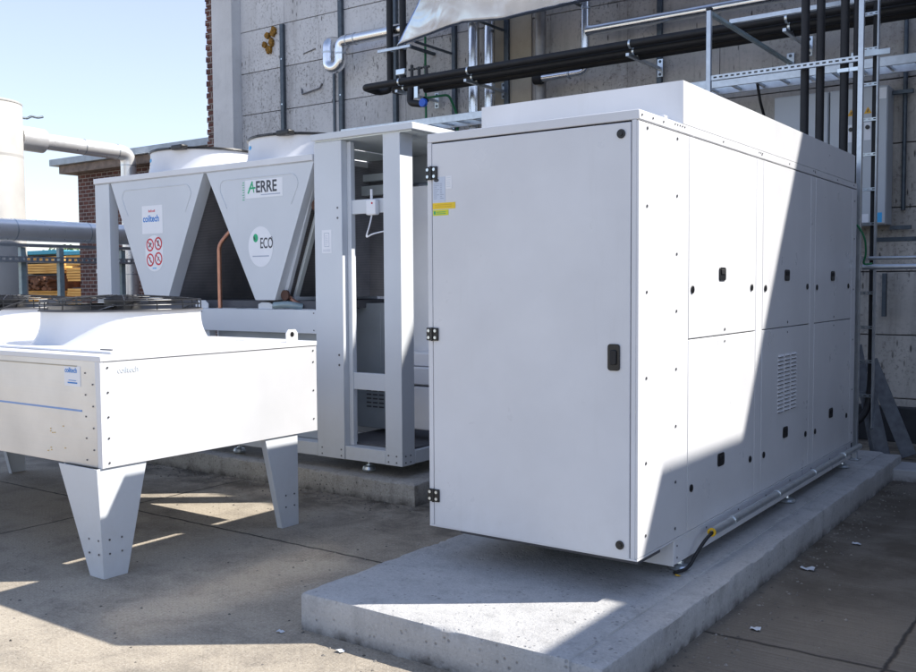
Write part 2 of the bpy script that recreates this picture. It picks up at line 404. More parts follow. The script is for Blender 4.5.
def text(name, body, size, m, parent, p, face='y', bold=0., sx=1., align='LEFT', shear=0.):
    cu = bpy.data.curves.new(name, 'FONT'); cu.body = body; cu.size = size; cu.extrude = .0006; cu.offset = bold; cu.align_x = align; cu.shear = shear
    t = bpy.data.objects.new(name + '_curve', cu); COL.objects.link(t)
    dg = bpy.context.evaluated_depsgraph_get(); dg.update()
    me = bpy.data.meshes.new_from_object(t.evaluated_get(dg)); bpy.data.objects.remove(t); bpy.data.curves.remove(cu)
    rot = Matrix.Rotation(R(90), 4, 'X') if face == 'y' else Matrix.Rotation(R(90), 4, 'Z') @ Matrix.Rotation(R(90), 4, 'X')
    me.transform(rot @ Matrix.Diagonal((sx, 1, 1, 1))); me.materials.clear(); me.materials.append(m)
    me.name = name
    o = bpy.data.objects.new(name, me); COL.objects.link(o); ORG[o.name] = Vector(p); o.parent = parent; o.location = Vector(p) - org(parent)
    return o

# ------------------------------------------------------------------ ground
mb = MB(); mb._faces([(-400, -60, 0), (80, -60, 0), (80, 400, 0), (-400, 400, 0)], [(0, 1, 2, 3)])
g = build(mb, 'ground', M['ground'], kind='structure', recalc=False)

def rough_block(name, m, parent, x0, x1, y0, y1, z0, z1, step=.06, amt=.006, chip=.012, seed=0, label=None):
    nx = max(1, int((x1 - x0) / step)); ny = max(1, int((y1 - y0) / step)); nz = 3
    bm = bmesh.new()
    bmesh.ops.create_grid(bm, x_segments=nx, y_segments=ny, size=.5)
    for v in bm.verts: v.co = Vector((x0 + (v.co.x + .5) * (x1 - x0), y0 + (v.co.y + .5) * (y1 - y0), z1))
    be = [e for e in bm.edges if e.is_boundary]
    zprev = z1
    for k in range(nz):
        zz = [z1 - .014, (z0 + z1) / 2, z0 - .02][k]
        r = bmesh.ops.extrude_edge_only(bm, edges=be); vs = [v for v in r['geom'] if isinstance(v, bmesh.types.BMVert)]
        for v in vs: v.co.z = zz
        be = [e for e in r['geom'] if isinstance(e, bmesh.types.BMEdge) and all(abs(v.co.z - zz) < 1e-5 for v in e.verts)]
    cx, cy = (x0 + x1) / 2, (y0 + y1) / 2
    for v in bm.verts:
        edge = min(abs(v.co.x - x0), abs(v.co.x - x1), abs(v.co.y - y0), abs(v.co.y - y1)) < 1e-4
        p = v.co * 2.2 + Vector((seed, 0, seed))
        if abs(v.co.z - z1) < 1e-4:
            v.co.z += noise.noise(p * .6) * amt * .6
            if edge:
                c = max(0, abs(noise.noise(v.co * 4)) * .6 + abs(noise.noise(v.co * 17)) * .9 - .12) * chip * 1.0 + .003
                v.co.z -= c * .6; v.co.x += (c * .9 if v.co.x < cx and abs(v.co.x - x0) < 1e-3 else (-c * .9 if abs(v.co.x - x1) < 1e-3 else 0)); v.co.y += (c * .9 if abs(v.co.y - y0) < 1e-3 else (-c * .9 if abs(v.co.y - y1) < 1e-3 else 0))
        else:
            v.co.x += noise.noise(p * 1.5) * amt * .45; v.co.y += noise.noise(p * 1.5 + Vector((9, 9, 9))) * amt * .45
    w = MB(); w.bm.free(); w.bm = bm
    o = build(w, name, m, parent, smooth=40, label=label)
    return o

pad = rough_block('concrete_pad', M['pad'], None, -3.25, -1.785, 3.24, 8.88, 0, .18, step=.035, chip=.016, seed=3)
tag(pad, 'long pale concrete plinth under the big white enclosure', 'plinth')
strip = rough_block('edge_strip', M['pad'], pad, -1.84, -1.645, 3.246, 8.872, .002, .172, step=.035, amt=.008, chip=.020, seed=11, label='narrower pour along the plinth edge, split off by a ragged crack')
slab = rough_block('concrete_slab', M['slab'], None, -9.2, -4.37, 5.55, 7.3, 0, .168, step=.04, amt=.012, chip=.02, seed=5)
tag(slab, 'low rough concrete plinth carrying the V shaped cooler', 'plinth')

# ------------------------------------------------------------------ main enclosure
XF, YF = -1.865, 4.03
box = empty('equipment_enclosure', (-2.465, 6.07, .18), 'large white sheet metal enclosure with hinged door on long pale plinth', 'enclosure')
W = M['white']
bx('body', M['gap'], box, -3.06, XF - .010, YF + .012, 8.105, .375, 2.392, .001)
bx('base_panel', W, box, -3.07, XF, YF, 8.11, .366, .376, .001)
# top rail, lid and hood
bx('lid', W, box, -3.07, XF, YF, 8.115, 2.397, 2.442, .004)
hood = bx('hood', W, box, -3.069, XF, 4.54, 8.03, 2.4424, 2.656, .0015)
# door frame (front face, -Y)
fr = MB()
fr.box(-3.07, -3.042, YF, YF + .03, .3765, 2.396)
build(fr, 'door_jamb', W, box, .002)
fr = MB(); fr.box(-1.900, XF - .0125, YF, YF + .03, .3765, 2.396); build(fr, 'door_jamb', W, box, .001)
door = bx('door', M['white'], box, -3.037, -1.905, YF - .002, YF + .02, .372, 2.388, .003, label='front door with black hinges and recessed latch')
for z in (2.237, 1.394, .535):
    h = MB(); h.box(-3.077, -3.042, YF - .010, YF - .0005, z - .034, z + .034); h.box(-3.034, -3.000, YF - .012, YF - .002, z - .034, z + .034)
    h.tube([(-3.038, YF - .012, z - .036), (-3.038, YF - .012, z + .036)], .007, 10)
    hg = build(h, 'hinge', M['black'], door, .003)
    for dx in (-3.060, -3.018):
        for dz in (-.018, .018): screw(hg, (dx, YF - .0125, z + dz), 'y', .0085, 'zinc')
def rrect(cx, cz, w, h, r, n=5):
    P = []
    for sx, sz, a0 in ((1, 1, 0), (-1, 1, 90), (-1, -1, 180), (1, -1, 270)):
        for k in range(n + 1):
            a = R(a0 + 90 * k / n); P.append((cx + sx * (w / 2 - r) + r * math.cos(a), cz + sz * (h / 2 - r) + r * math.sin(a)))
    return P
hd = MB(); hd.prism(rrect(-1.985, 1.312, .062, .124, .014), 'y', YF - .010, YF - .0025); hdl = build(hd, 'handle', M['black'], door, .002)
hd = MB(); hd.prism(rrect(-1.985, 1.312, .034, .070, .010), 'y', YF - .018, YF - .0105); build(hd, 'grip', M['rubber'], hdl, .004)
for z in (2.338, .433):
    k = MB(); k.disc((-1.952, YF - .0025, z), (0, -1, 0), .021, .006, 24); k.disc((-1.952, YF - .0085, z), (0, -1, 0), .011, .004, 16)
    build(k, 'lock_cap', M['black'], door, .0015)
pl = bx('rating_plate', M['plate'], door, -3.030, -2.952, YF - .0035, YF - .0022, 2.085, 2.214, 0)
mb = MB(); mb.disc((-3.008, YF - .0037, 2.198), (0, -1, 0), .016, .0006, 16, .009); build(mb, 'emblem', M['ink'], pl)
mb = MB()
for i in range(9):
    z = 2.178 - i * .0095; mb.box(-3.026, -3.026 + random.choice((.02, .035, .028)), YF - .0042, YF - .0036, z, z + .0028); mb.box(-2.985, -2.985 + random.choice((.012, .024)), YF - .0042, YF - .0036, z, z + .0028)
build(mb, 'small_print', M['softink'], pl)
st = bx('sticker', M['paper'], door, -2.948, -2.910, YF - .0035, YF - .0022, 2.150, 2.216, 0)
mb = MB()
for i in range(5): mb.box(-2.943, -2.918, YF - .0042, YF - .0036, 2.205 - i * .011, 2.2075 - i * .011)
build(mb, 'small_print', M['faint'], st)
y1 = bx('yellow_label', M['yellow'], door, -3.034, -2.888, YF - .0035, YF - .0022, 2.048, 2.080, 0)
mb = MB()
for i in range(2): mb.box(-3.02, -2.91, YF - .0042, YF - .0036, 2.058 + i * .01, 2.061 + i * .01)
build(mb, 'small_print', M['brass'], y1)
y2 = bx('lime_label', M['lime'], door, -3.032, -2.932, YF - .0035, YF - .0022, 2.015, 2.044, 0)
mb = MB(); mb.box(-3.026, -3.015, YF - .0042, YF - .0036, 2.021, 2.038); mb.box(-3.010, -2.95, YF - .0042, YF - .0036, 2.022, 2.025); mb.box(-3.010, -2.95, YF - .0042, YF - .0036, 2.031, 2.034); build(mb, 'small_print', M['inkgreen'], y2)

# side panels (+X face)
def side(name, y0, y1, z0, z1, label=None):
    return bx(name, W, box, XF - .012, XF, y0, y1, z0, z1, .0025, label)
near = side('corner_panel', YF - .0005, 4.622, .378, 2.391, 'plain screwed corner panel beside the door')
for y, zs in ((4.118, (2.367, 2.011, 1.614, 1.213, .813, .47)), (4.468, (2.36, 2.082, 1.798, 1.517, 1.23, .945, .665, .43))):
    for z in zs: screw(near, (XF, y, z), 'x', .0075)
post = []
for y0, y1 in ((5.668, 5.786), (6.815, 6.926), (7.975, 8.11)): post.append(side('mullion', y0, y1, .378, 2.391))
for z in (.45, .8, 1.2, 1.6, 2.0, 2.3): screw(post[2], (XF, 8.04, z), 'x', .007)
def latch(p, y, z):
    mb = MB(); mb.prism(rrect(y, z, .098, .072, .016), 'x', XF + .0003, XF + .006); o = build(mb, 'latch', M['black'], p, .002)
    mb = MB(); mb.prism([(y - .03, z + .024), (y + .03, z + .024), (y + .03, z - .002), (y - .03, z - .002)], 'x', XF + .0062, XF + .011); build(mb, 'grip', M['rubber'], o, .002)
def cam(p, y, z):
    mb = MB(); mb.disc((XF + .0003, y, z), (1, 0, 0), .020, .006, 16); mb.box(XF + .006, XF + .010, y - .004, y + .004, z - .012, z + .012); build(mb, 'lock_cap', M['black'], p, .001)
for i, (a, b, lt, c0, c1) in enumerate(((4.628, 5.662, 5.10, 4.672, 5.585), (5.792, 6.809, 6.275, 5.838, 6.737), (6.932, 7.969, 7.40, 6.976, 7.866))):
    up = side('access_panel', a, b, 1.372, 2.391); lo = side('access_panel', a, b, .378, 1.366)
    if i == 1: lo['label'] = 'lower access panel with louvre slots'
    latch(up, lt, 1.704); latch(lo, lt, .683)
    cam(up, c0, 1.622); cam(up, c1, 1.628); cam(lo, c0, .598); cam(lo, c1, .61)
    screw(up, (XF, (a + b) / 2, 1.40), 'x', .008)
    screw(lo, (XF, (a + b) / 2, 1.335), 'x', .006)
    if i == 1:
        mb = MB()
        for cidx in range(3):
            yc = 6.115 + cidx * .14
            for k in range(15):
                z = 1.19 - k * .0253
                mb.hexa([(XF, yc, z - .008), (XF, yc + .10, z - .008), (XF, yc + .10, z - .0079), (XF, yc, z - .0079), (XF, yc, z + .005), (XF, yc + .10, z + .005), (XF + .011, yc + .10, z - .006), (XF + .011, yc, z - .006)][:8])
        build(mb, 'louvre', W, lo, smooth=0)
        mb = MB()
        for cidx in range(3):
            yc = 6.118 + cidx * .14
            for k in range(15):
                z = 1.19 - k * .0253; mb.box(XF + .0002, XF + .004, yc, yc + .094, z - .013, z - .0082)
        build(mb, 'louvre_opening', M['gap'], lo, smooth=0)
lidr = [o for o in COL.objects if o.name == 'lid'][0]
for y in (4.06, 4.18, 4.30, 5.1, 5.75, 6.3, 6.9, 7.5, 8.0): screw(lidr, (XF, y, 2.42), 'x', .005)
for y in (4.44, 4.47, 4.50, 4.53, 4.56, 5.70, 5.73, 5.76, 6.86, 6.89): screw(lidr, (XF, y, 2.428), 'x', .004)
mb = MB(); mb.box(XF - .03, XF - .004, 4.32, 4.36, 2.442, 2.456); build(mb, 'lid_clip', W, lidr, .003)
# skid
for x0, x1, nm in ((-1.935, XF - .002, 'skid_rail'), (-3.068, -2.998, 'skid_rail')):
    s = MB(); s.box(x0, x1, 4.47 if x1 > -2 else 5.0, 8.05, .243, .365); sk = build(s, nm, W, box, .003)
    if x1 > -2:
        for y in (4.50, 4.9, 5.4, 5.9, 6.4, 6.9, 7.4, 7.9):
            for z in ((.335, .275) if y in (4.5, 5.9, 7.4) else (.345,)): screw(sk, (x1, y, z), 'x', .005)
bx('foot_plate', W, box, -2.055, -1.868, 4.462, 4.470, .236, .3655, .002)
bx('floor_pan', M['gap'], box, -2.99, -1.94, 4.2, 8.0, .30, .36, 0)
for x in (-1.905, -3.05):
    for y in (4.63, 6.47, 7.93):
        f = MB(); f.lathe((x, y, .186), [(.001, .0), (.056, .0), (.058, .008), (.050, .018), (.022, .026), (.020, .040), (.001, .040)], 24)
        f.tube([(x, y, .215), (x, y, .262)], .011, 10); build(f, 'levelling_foot', M['zinc'], box)
tab = MB(); tab.hexa([(-2.76, 4.55, .186), (-2.735, 4.55, .186), (-2.735, 4.56, .186), (-2.76, 4.56, .186), (-2.79, 4.54, .30), (-2.715, 4.54, .30), (-2.715, 4.56, .30), (-2.79, 4.56, .30)])
build(tab, 'plastic_tab', M['ivory'], box, .002, label='pale plastic tab hanging under the door')

# conduit along the foot of the enclosure
cd = empty('conduit', (-1.80, 6.2, .25), 'silver conduit with black cable end running along foot of the enclosure', 'conduit')
tb('pipe', M['galv'], cd, [(-1.795, 4.80, .352), (-1.795, 8.02, .352)], .022)
mb = MB(); mb.ring((-1.795, 4.785, .352), (0, 1, 0), .012, .023, .008, 16); build(mb, 'collar', M['brass'], cd)
tb('cable', M['rubber'], cd, [(-1.795, 4.95, .352), (-1.795, 4.74, .345), (-1.825, 4.66, .27), (-1.845, 4.60, .197), (-1.88, 4.50, .195)], .009, .08)
for y in (5.1, 5.9, 6.7, 7.5):
    mb = MB(); mb.box(XF + .001, -1.812, y - .012, y + .012, .32, .325); mb.ring((-1.795, y - .01, .352), (0, 1, 0), .0222, .027, .02, 14); build(mb, 'pipe_clip', M['zinc'], cd)

# ------------------------------------------------------------------ V-shaped cooler
U = M['unit']; YV = 5.65
vu = empty('dry_cooler', (-6.5, 6.3, .168), 'pale grey V shaped cooler with two wedge panels and rooftop fans', 'cooler unit')
D = 6.95
def fb(name, *a, m=U, bevel=.004, label=None): return bx(name, m, vu, *a, bevel, label)
fb('base_rail', -8.43, -5.455, YV, YV + .12, .265, .372)
sill = fb('sill', -5.15, -4.732, YV + .001, YV + .12, .265, .372)
fb('base_rail', -4.562 - .10, -4.563, YV + .16, D, .267, .37)
fb('base_rail', -8.43, -4.67, D - .1, D, .266, .371)
colL = fb('column', -8.43, -8.20, YV, YV + .10, .374, 2.655)
fb('column', -8.41, -8.22, D - .1, D, .374, 2.655)
c1 = fb('column', -5.452, -5.155, YV - .002, YV + .16, .264, 2.800, label='broad corner column with a small white notice')
fl = MB(); fl.box(-5.153, -5.112, YV + .06, YV + .10, .374, 2.790); build(fl, 'column_flange', U, vu, .002)
c2 = fb('column', -4.730, -4.563, YV - .001, YV + .155, .264, 2.806)
fb('column', -4.70, -4.565, D - .12, D - .001, .372, 2.80)
fb('column', -5.45, -5.30, D - .12, D - .001, .372, 2.80)
for x in (-5.20,):
    for z in (1.02, 1.10, 2.19, 2.27): screw(c1, (x, YV - .002, z), 'y', .009)
for z in (.29, .34):
    for x in (-5.40, -5.19): screw(c1, (x, YV - .002, z), 'y', .007)
    for x in (-4.70, -4.62): screw(c2, (x, YV - .001, z), 'y', .007)
    for y in (5.69, 5.75): screw(c2, (-4.563, y, z), 'x', .007)
npl = bx('notice', M['paper'], c1, -5.372, -5.268, YV - .0035, YV - .0022, 1.915, 2.10, 0)
mb = MB()
for a in (((-5.345, 1.965), (-5.345, 2.075)), ((-5.295, 1.965), (-5.295, 2.075))): mb.box(a[0][0], a[0][0] + .003, YV - .0042, YV - .0036, a[0][1], a[1][1])
for z in (1.965, 2.072): mb.box(-5.345, -5.292, YV - .0042, YV - .0036, z, z + .003)
for i in range(7): mb.box(-5.335, -5.335 + random.uniform(.015, .035), YV - .0042, YV - .0036, 1.98 + i * .012, 1.982 + i * .012)
for i in range(2): mb.box(-5.36, -5.28, YV - .0042, YV - .0036, 1.928 + i * .012, 1.931 + i * .012)
build(mb, 'small_print', M['softink'], npl)
cano = MB(); cano.box(-5.456, -4.42, YV - .03, D + .02, 2.812, 2.862); build(cano, 'canopy', U, vu, .004)
fb('canopy_lining', -5.44, -4.45, YV, D, 2.802, 2.811, m=M['inner'], bevel=0)
# beams between the wedges
fb('beam', -8.20, -6.89, YV + .004, YV + .10, 1.262, 1.458); fb('beam', -6.885, -5.454, YV + .004, YV + .10, 1.262, 1.458)
for x in (-6.91, -6.865, -5.48):
    for z in (1.29, 1.43): screw(vu, (x, YV + .003, z), 'y', .006)
fb('mullion', -6.95, -6.80, YV + .03, YV + .10, .374, 1.26)
bkt = MB(); bkt.prism([(-6.97, 1.459), (-6.80, 1.459), (-6.80, 1.50), (-6.84, 1.53), (-6.93, 1.53), (-6.97, 1.50)], 'y', YV + .02, YV + .03); build(bkt, 'bracket', U, vu, .002)
bkt = MB(); bkt.prism([(-6.15, 1.459), (-5.98, 1.459), (-5.98, 1.50), (-6.02, 1.515), (-6.11, 1.515), (-6.15, 1.50)], 'y', YV + .02, YV + .03); build(bkt, 'bracket', U, vu, .002)
mb = MB(); mb.tube([(-5.95, YV + .02, 1.49), (-5.80, YV + .04, 1.50), (-5.72, YV + .12, 1.475)], .03, 12, .05); build(mb, 'drain_pipe', M['frame'], vu)
fb('lower_panel', -8.19, -6.955, YV + .13, YV + .15, .374, 1.26, m=M['panelgrey'], bevel=.002); fb('lower_panel', -6.795, -5.46, YV + .13, YV + .15, .374, 1.26, m=M['panelgrey'], bevel=.002)
# deck
fb('deck', -8.435, -5.458, YV - .012, D + .01, 2.664, 2.716, m=W)
fb('deck_band', -8.43, -5.46, YV - .002, YV + .03, 2.656, 2.663)
# wedge panels
def wedge(a, b, c, d, parts):
    # a..b top, c..d bottom
    s = MB(); P = [(a, 2.655), (b, 2.655), (d, 1.535), (c, 1.535)]
    s.prism(P, 'y', YV, YV + .004)
    w = build(s, 'wedge_panel', U, vu, .0)
    # folded lip along both slopes
    for (x0, x1) in ((a, c), (b, d)):
        sg = 1 if x0 == b else -1
        f = MB(); f.hexa([(x1, YV + .004, 1.535), (x1 - sg * .004, YV + .004, 1.535), (x1 - sg * .004, YV + .12, 1.535), (x1, YV + .12, 1.535), (x0, YV + .004, 2.655), (x0 - sg * .004, YV + .004, 2.655), (x0 - sg * .004, YV + .12, 2.655), (x0, YV + .12, 2.655)])
        build(f, 'lip', U, w)
    # pressed outline near the top
    t = MB(); m_ = .12
    pts = [(a + .26, YV - .0005, 2.33), (a + .17, YV - .0005, 2.50), (a + .20, YV - .0005, 2.575), (b - .22, YV - .0005, 2.575), (b - .17, YV - .0005, 2.50), (b - .26, YV - .0005, 2.33)]
    t.tube(pts, .0045, 8, .07); build(t, 'pressed_rib', U, w)
    return w
wA = wedge(-8.165, -6.80, -7.66, -7.335, 0); wB = wedge(-6.765, -5.455, -6.16, -5.925, 0)
for (a, c) in ((-8.165, -7.66), (-6.765, -6.16)): 
    s = MB(); s.hexa([(c - .0, YV + .02, 1.53), (c + .10, YV + .02, 1.53), (c + .10, D - .05, 1.53), (c, D - .05, 1.53), (a + .06, YV + .02, 2.65), (a + .16, YV + .02, 2.65), (a + .16, D - .05, 2.65), (a + .06, D - .05, 2.65)]); build(s, 'coil', M['fins'], vu)
fb('partition', -5.454, -5.446, YV + .165, D - .125, 1.56, 2.662, m=M['fins'], bevel=0); fb('partition', -5.454, -5.446, YV + .165, D - .125, 2.72, 2.80, m=M['inner'], bevel=0)
for (b, d) in ((-6.80, -7.335), (-5.455, -5.925)):
    s = MB(); s.hexa([(d - .14, YV + .05, 1.53), (d - .02, YV + .05, 1.53), (d - .02, D - .05, 1.53), (d - .14, D - .05, 1.53), (b - .18, YV + .05, 2.65), (b - .06, YV + .05, 2.65), (b - .06, D - .05, 2.65), (b - .18, D - .05, 2.65)]); build(s, 'coil', M['fins'], vu)
    if b < -6: continue
    f = MB()
    f.bar((d + .02, YV + .10, 1.545), (b - .04, YV + .10, 2.64), .05, .04, up=(0, 1, 0)); f.bar((d + .05, YV + .17, 1.545), (d + .05, D - .06, 1.545), .05, .03)
    build(f, 'coil_frame', U, vu, .003)
    f = MB(); f.bar((d + .05, YV + .20, 1.56), (b - .01, YV + .20, 2.62), .03, .05, up=(0, 1, 0)); build(f, 'coil_frame', M['inner'], vu, .003)
fb('drain_tray', -8.2, -5.46, YV + .12, D - .02, 1.462, 1.528, m=M['gap'], bevel=.002)
tb('copper_pipe', M['copper'], vu, [(-6.683, YV + .06, 1.46), (-6.683, YV + .06, 2.02), (-6.60, YV + .10, 2.13), (-6.48, YV + .14, 2.22), (-6.47, YV + .5, 2.24)], .019, .05)
tb('copper_pipe', M['copper'], vu, [(-5.86, YV + .10, 1.56), (-5.78, YV + .12, 1.50), (-5.62, YV + .16, 1.475), (-5.50, YV + .16, 1.47)], .018, .05)
mb = MB(); mb.disc((-5.86, YV + .07, 1.575), (0, -1, 0), .045, .02, 14); mb.disc((-5.50, YV + .08, 2.31), (0, -1, 0), .045, .02, 14); build(mb, 'coil_header', simple('brown_foam', (.10, .05, .035), .8), vu)
# stickers on the wedges
q = YV - .0005
s1 = bx('maker_sticker', M['paper'], wA, -7.690, -7.385, q - .0012, q, 2.150, 2.412, 0)
text('lettering', 'coiltech', .088, M['inkblue'], s1, (-7.676, q - .0016, 2.262), bold=.0018, sx=.86)
mb = MB()
for k in range(6): mb.box(-7.592 + k * .017, -7.592 + k * .017 + .011, q - .0018, q - .0013, 2.350, 2.366 + .006 * (k in (0, 2, 5)))
build(mb, 'small_print', M['inkred'], s1)
mb = MB(); mb.prism(rrect(-7.518, 1.965, .262, .335, .125, 8), 'y', q - .0012, q); s2 = build(mb, 'warning_sticker', M['paper'], wA)
for i, (cx, cz) in enumerate(((-7.578, 2.045), (-7.457, 2.055), (-7.578, 1.905), (-7.457, 1.915))):
    mb = MB(); mb.ring((cx, q - .0014, cz), (0, -1, 0), .042, .056, .0008, 24, 1.1)
    mb.bar((cx - .034, q - .0018, cz + .036), (cx + .034, q - .0018, cz - .036), .0095, .0008, up=(0, 1, 0)); build(mb, 'prohibition_ring', M['inkred'], s2)
    mb = MB()
    if i == 0: mb.bar((cx - .02, q - .0016, cz - .02), (cx + .02, q - .0016, cz + .018), .016, .0004, up=(0, 1, 0)); mb.disc((cx - .012, q - .0014, cz + .015), (0, -1, 0), .010, .0004)
    if i == 1: mb.disc((cx, q - .0014, cz + .022), (0, -1, 0), .010, .0004); mb.bar((cx, q - .0016, cz + .012), (cx, q - .0016, cz - .024), .018, .0004, up=(0, 1, 0))
    if i == 2: mb.disc((cx - .008, q - .0014, cz + .016), (0, -1, 0), .010, .0004); mb.bar((cx - .010, q - .0016, cz + .008), (cx + .014, q - .0016, cz - .024), .014, .0004, up=(0, 1, 0))
    if i == 3: mb.bar((cx - .012, q - .0016, cz - .02), (cx + .008, q - .0016, cz + .016), .010, .0004, up=(0, 1, 0))
    build(mb, 'pictogram', M['ink'], s2)
mb = MB(); mb.box(-7.545, -7.49, q - .0018, q - .0013, 1.822, 1.832); build(mb, 'small_print', M['sky'], s2)
s3 = bx('logo_plate', M['paper'], wB, -6.262, -5.812, q - .0012, q, 2.402, 2.555, 0)
text('lettering', 'ERRE', .135, M['ink'], s3, (-6.135, q - .0016, 2.447), bold=.0028, sx=.86)
mb = MB()
mb.bar((-6.228, q - .0016, 2.442), (-6.172, q - .0016, 2.542), .017, .0006, up=(0, 1, 0)); mb.bar((-6.215, q - .0024, 2.484), (-6.135, q - .0024, 2.487), .014, .0006, up=(0, 1, 0)); mb.bar((-6.178, q - .0020, 2.54), (-6.155, q - .0020, 2.447), .011, .0004, up=(0, 1, 0))
build(mb, 'logo_stroke', M['inkgreen'], s3)
mb = MB()
for i in range(8): mb.box(-6.300 + .006 * (i % 2), -6.275, q - .0012, q, 2.388 + i * .021, 2.394 + i * .021)
build(mb, 'tick_marks', M['inkgreen'], wB)
mb = MB(); mb.box(-6.07, -5.84, q - .0018, q - .0013, 2.420, 2.428); build(mb, 'small_print', M['softink'], s3)
mb = MB(); mb.disc((-6.085, q, 1.988), (0, -1, 0), .150, .0012, 40, .172); s4 = build(mb, 'eco_sticker', M['paper'], wB)
text('lettering', 'ECO', .125, M['ink'], s4, (-6.092, q - .0016, 1.975), bold=.0015, sx=.62)
text('lettering', '2', .05, M['ink'], s4, (-5.958, q - .0016, 2.035), sx=.7)
mb = MB(); mb.disc((-6.145, q - .0013, 2.062), (0, -1, 0), .030, .0006, 20, .036); build(mb, 'globe_mark', M['inkgreen'], s4)
mb = MB(); mb.bar((-6.165, q - .0022, 2.075), (-6.150, q - .0022, 2.045), .013, .0004, up=(0, 1, 0)); build(mb, 'globe_land', M['ink'], s4)
mb = MB(); mb.box(-6.185, -5.985, q - .0018, q - .0013, 1.903, 1.912); build(mb, 'small_print', M['softink'], s4)

def fan(root, cx, cy, zb, zt, r, flare, cage_z, blue=None, deep=False):
    d = MB()
    n = 8; prof = []
    for k in range(n + 1):
        t = k / n; prof.append((r + flare * (1 - t) ** 2.6, (zt - zb) * t))
    inner = [(p[0] - .006, p[1]) for p in prof[::-1]]
    d.lathe((cx, cy, zb), prof + inner, 56)
    dr = build(d, 'fan_drum', W, root, smooth=50)
    mb = MB(); mb.ring((cx, cy, zt), (0, 0, 1), r - .008, r + .016, .010, 56); build(mb, 'rim', M['gap'] if deep else M['black'], dr)
    mb = MB()
    for k in range(3 if deep else 2):
        z = zt + .012 + (cage_z - .014) * k / (2 if deep else 1); mb.tube([(cx + (r + .004) * math.cos(a), cy + (r + .004) * math.sin(a), z) for a in [2 * math.pi * j / 48 for j in range(49)]], .0035, 6, caps=False)
    for rr in ((.16, .30, .44) if deep else (.16, .3, .42)):
        z = zt + cage_z + .03 * (1 - (rr / r) ** 2); mb.tube([(cx + rr * math.cos(a), cy + rr * math.sin(a), z) for a in [2 * math.pi * j / 40 for j in range(41)]], .0025, 5, caps=False)
    for k in range(16):
        a = 2 * math.pi * (k + .5) / 16; ca, sa = math.cos(a), math.sin(a)
        pts = [(cx + ca * (r + .004), cy + sa * (r + .004), zt), (cx + ca * (r + .004), cy + sa * (r + .004), zt + cage_z - .005), (cx + ca * (r * .75), cy + sa * r * .75, zt + cage_z + .012), (cx + ca * .09, cy + sa * .09, zt + cage_z + .03)]
        mb.tube(pts, .0042, 6, .02)
    build(mb, 'wire_guard', M['black'], dr)
    mb = MB(); mb.lathe((cx, cy, zt - .12), [(.001, 0), (.12, 0), (.12, .12 + cage_z), (.09, .145 + cage_z), (.001, .15 + cage_z)], 24); build(mb, 'motor', M['black'], dr)
    for k in range(5):
        a0 = 2 * math.pi * k / 5; mb = MB(); V = []
        for j, rr in enumerate((.11, .25, .38, r - .03)):
            for t in (-1, 1):
                a = a0 + t * .30 + j * .10; V.append((cx + rr * math.cos(a), cy + rr * math.sin(a), zt - (.04 if not deep else .0) + t * .035 + .01))
        F = [(2 * j, 2 * j + 1, 2 * j + 3, 2 * j + 2) for j in range(3)]
        mb._faces(V, F); mb._faces([(v[0], v[1], v[2] - .006) for v in V], [f[::-1] for f in F]); build(mb, 'blade', M['black'], dr, recalc=False)
    if blue:
        a = blue; mb = MB()
        p = (cx + (r + flare * .02) * math.cos(a), cy + (r + flare * .02) * math.sin(a), zt - .07)
        nrm = Vector((math.cos(a), math.sin(a), 0)); mb.disc(Vector(p), nrm, .035, .004, 16, .018); build(mb, 'label', M['sky'], dr)
    return dr
def vfan(cx):
    dr = fan(vu, cx, 6.25, 2.716, 2.925, .515, .03, .022, blue=R(-118))
    mb = MB(); a = R(-75); mb.box(cx + .15, cx + .30, 5.72, 5.80, 2.915, 2.96); build(mb, 'junction_box', M['black'], dr, .01)
vfan(-7.49); vfan(-6.11)
# end module interior
fb('back_panel', -5.155, -4.59, 6.36, 6.372, 1.0, 2.48, m=M['paper'], bevel=.002)
fb('top_shade', -5.44, -4.58, D - .20, D - .125, 2.56, 2.80, m=M['panelgrey'], bevel=.002)
fb('coil_header_shelf', -5.80, -5.16, 6.22, 6.30, 2.42, 2.50, m=M['inner'], bevel=.003)
fb('coil_header_shelf', -5.80, -5.16, 6.24, 6.30, 2.54, 2.60, m=M['inner'], bevel=.003)
fb('coil', -5.85, -5.16, 6.32, 6.40, 1.56, 2.72, m=M['fins'], bevel=0)
cb = fb('control_cabinet', -5.85, -5.18, 6.28, 6.60, .42, 1.50, m=M['panelgrey'], bevel=.006)
mb = MB()
for c in range(3):
    for k in range(9): mb.box(-5.46 + c * .07, -5.41 + c * .07, 6.272, 6.28, .60 + k * .035, .612 + k * .035)
build(mb, 'louvre', M['gap'], cb)
for x, z in ((-5.55, 1.46), (-5.4, 1.1), (-5.6, .62)): screw(cb, (x, 6.28, z), 'y', .010)
mb = MB(); mb.prism([(-5.43, .95), (-5.30, .95), (-5.30, 1.42), (-5.36, 1.36), (-5.43, 1.30)], 'y', 6.276, 6.281); build(mb, 'cover_plate', M['panelgrey'], cb, .001)
fb('floor_pan', -5.44, -4.60, YV + .13, D - .13, .36, .385, m=M['gap'], bevel=0)
ib = fb('cross_bar', -5.15, -4.732, YV + .07, YV + .10, 2.218, 2.330, m=U); fb('cross_bar', -5.15, -4.732, YV + .07, YV + .10, .825, .960)
sb = MB(); sb.box(-4.925, -4.825, YV + .02, YV + .069, 2.20, 2.32); so = build(sb, 'sensor_box', M['paper'], vu, .010)
tb('antenna', M['paper'], so, [(-4.885, YV + .045, 2.32), (-4.885, YV + .045, 2.40)], .010)
mb = MB(); mb.disc((-4.86, YV + .0195, 2.29), (0, -1, 0), .008, .002); build(mb, 'indicator', M['inkred'], so)
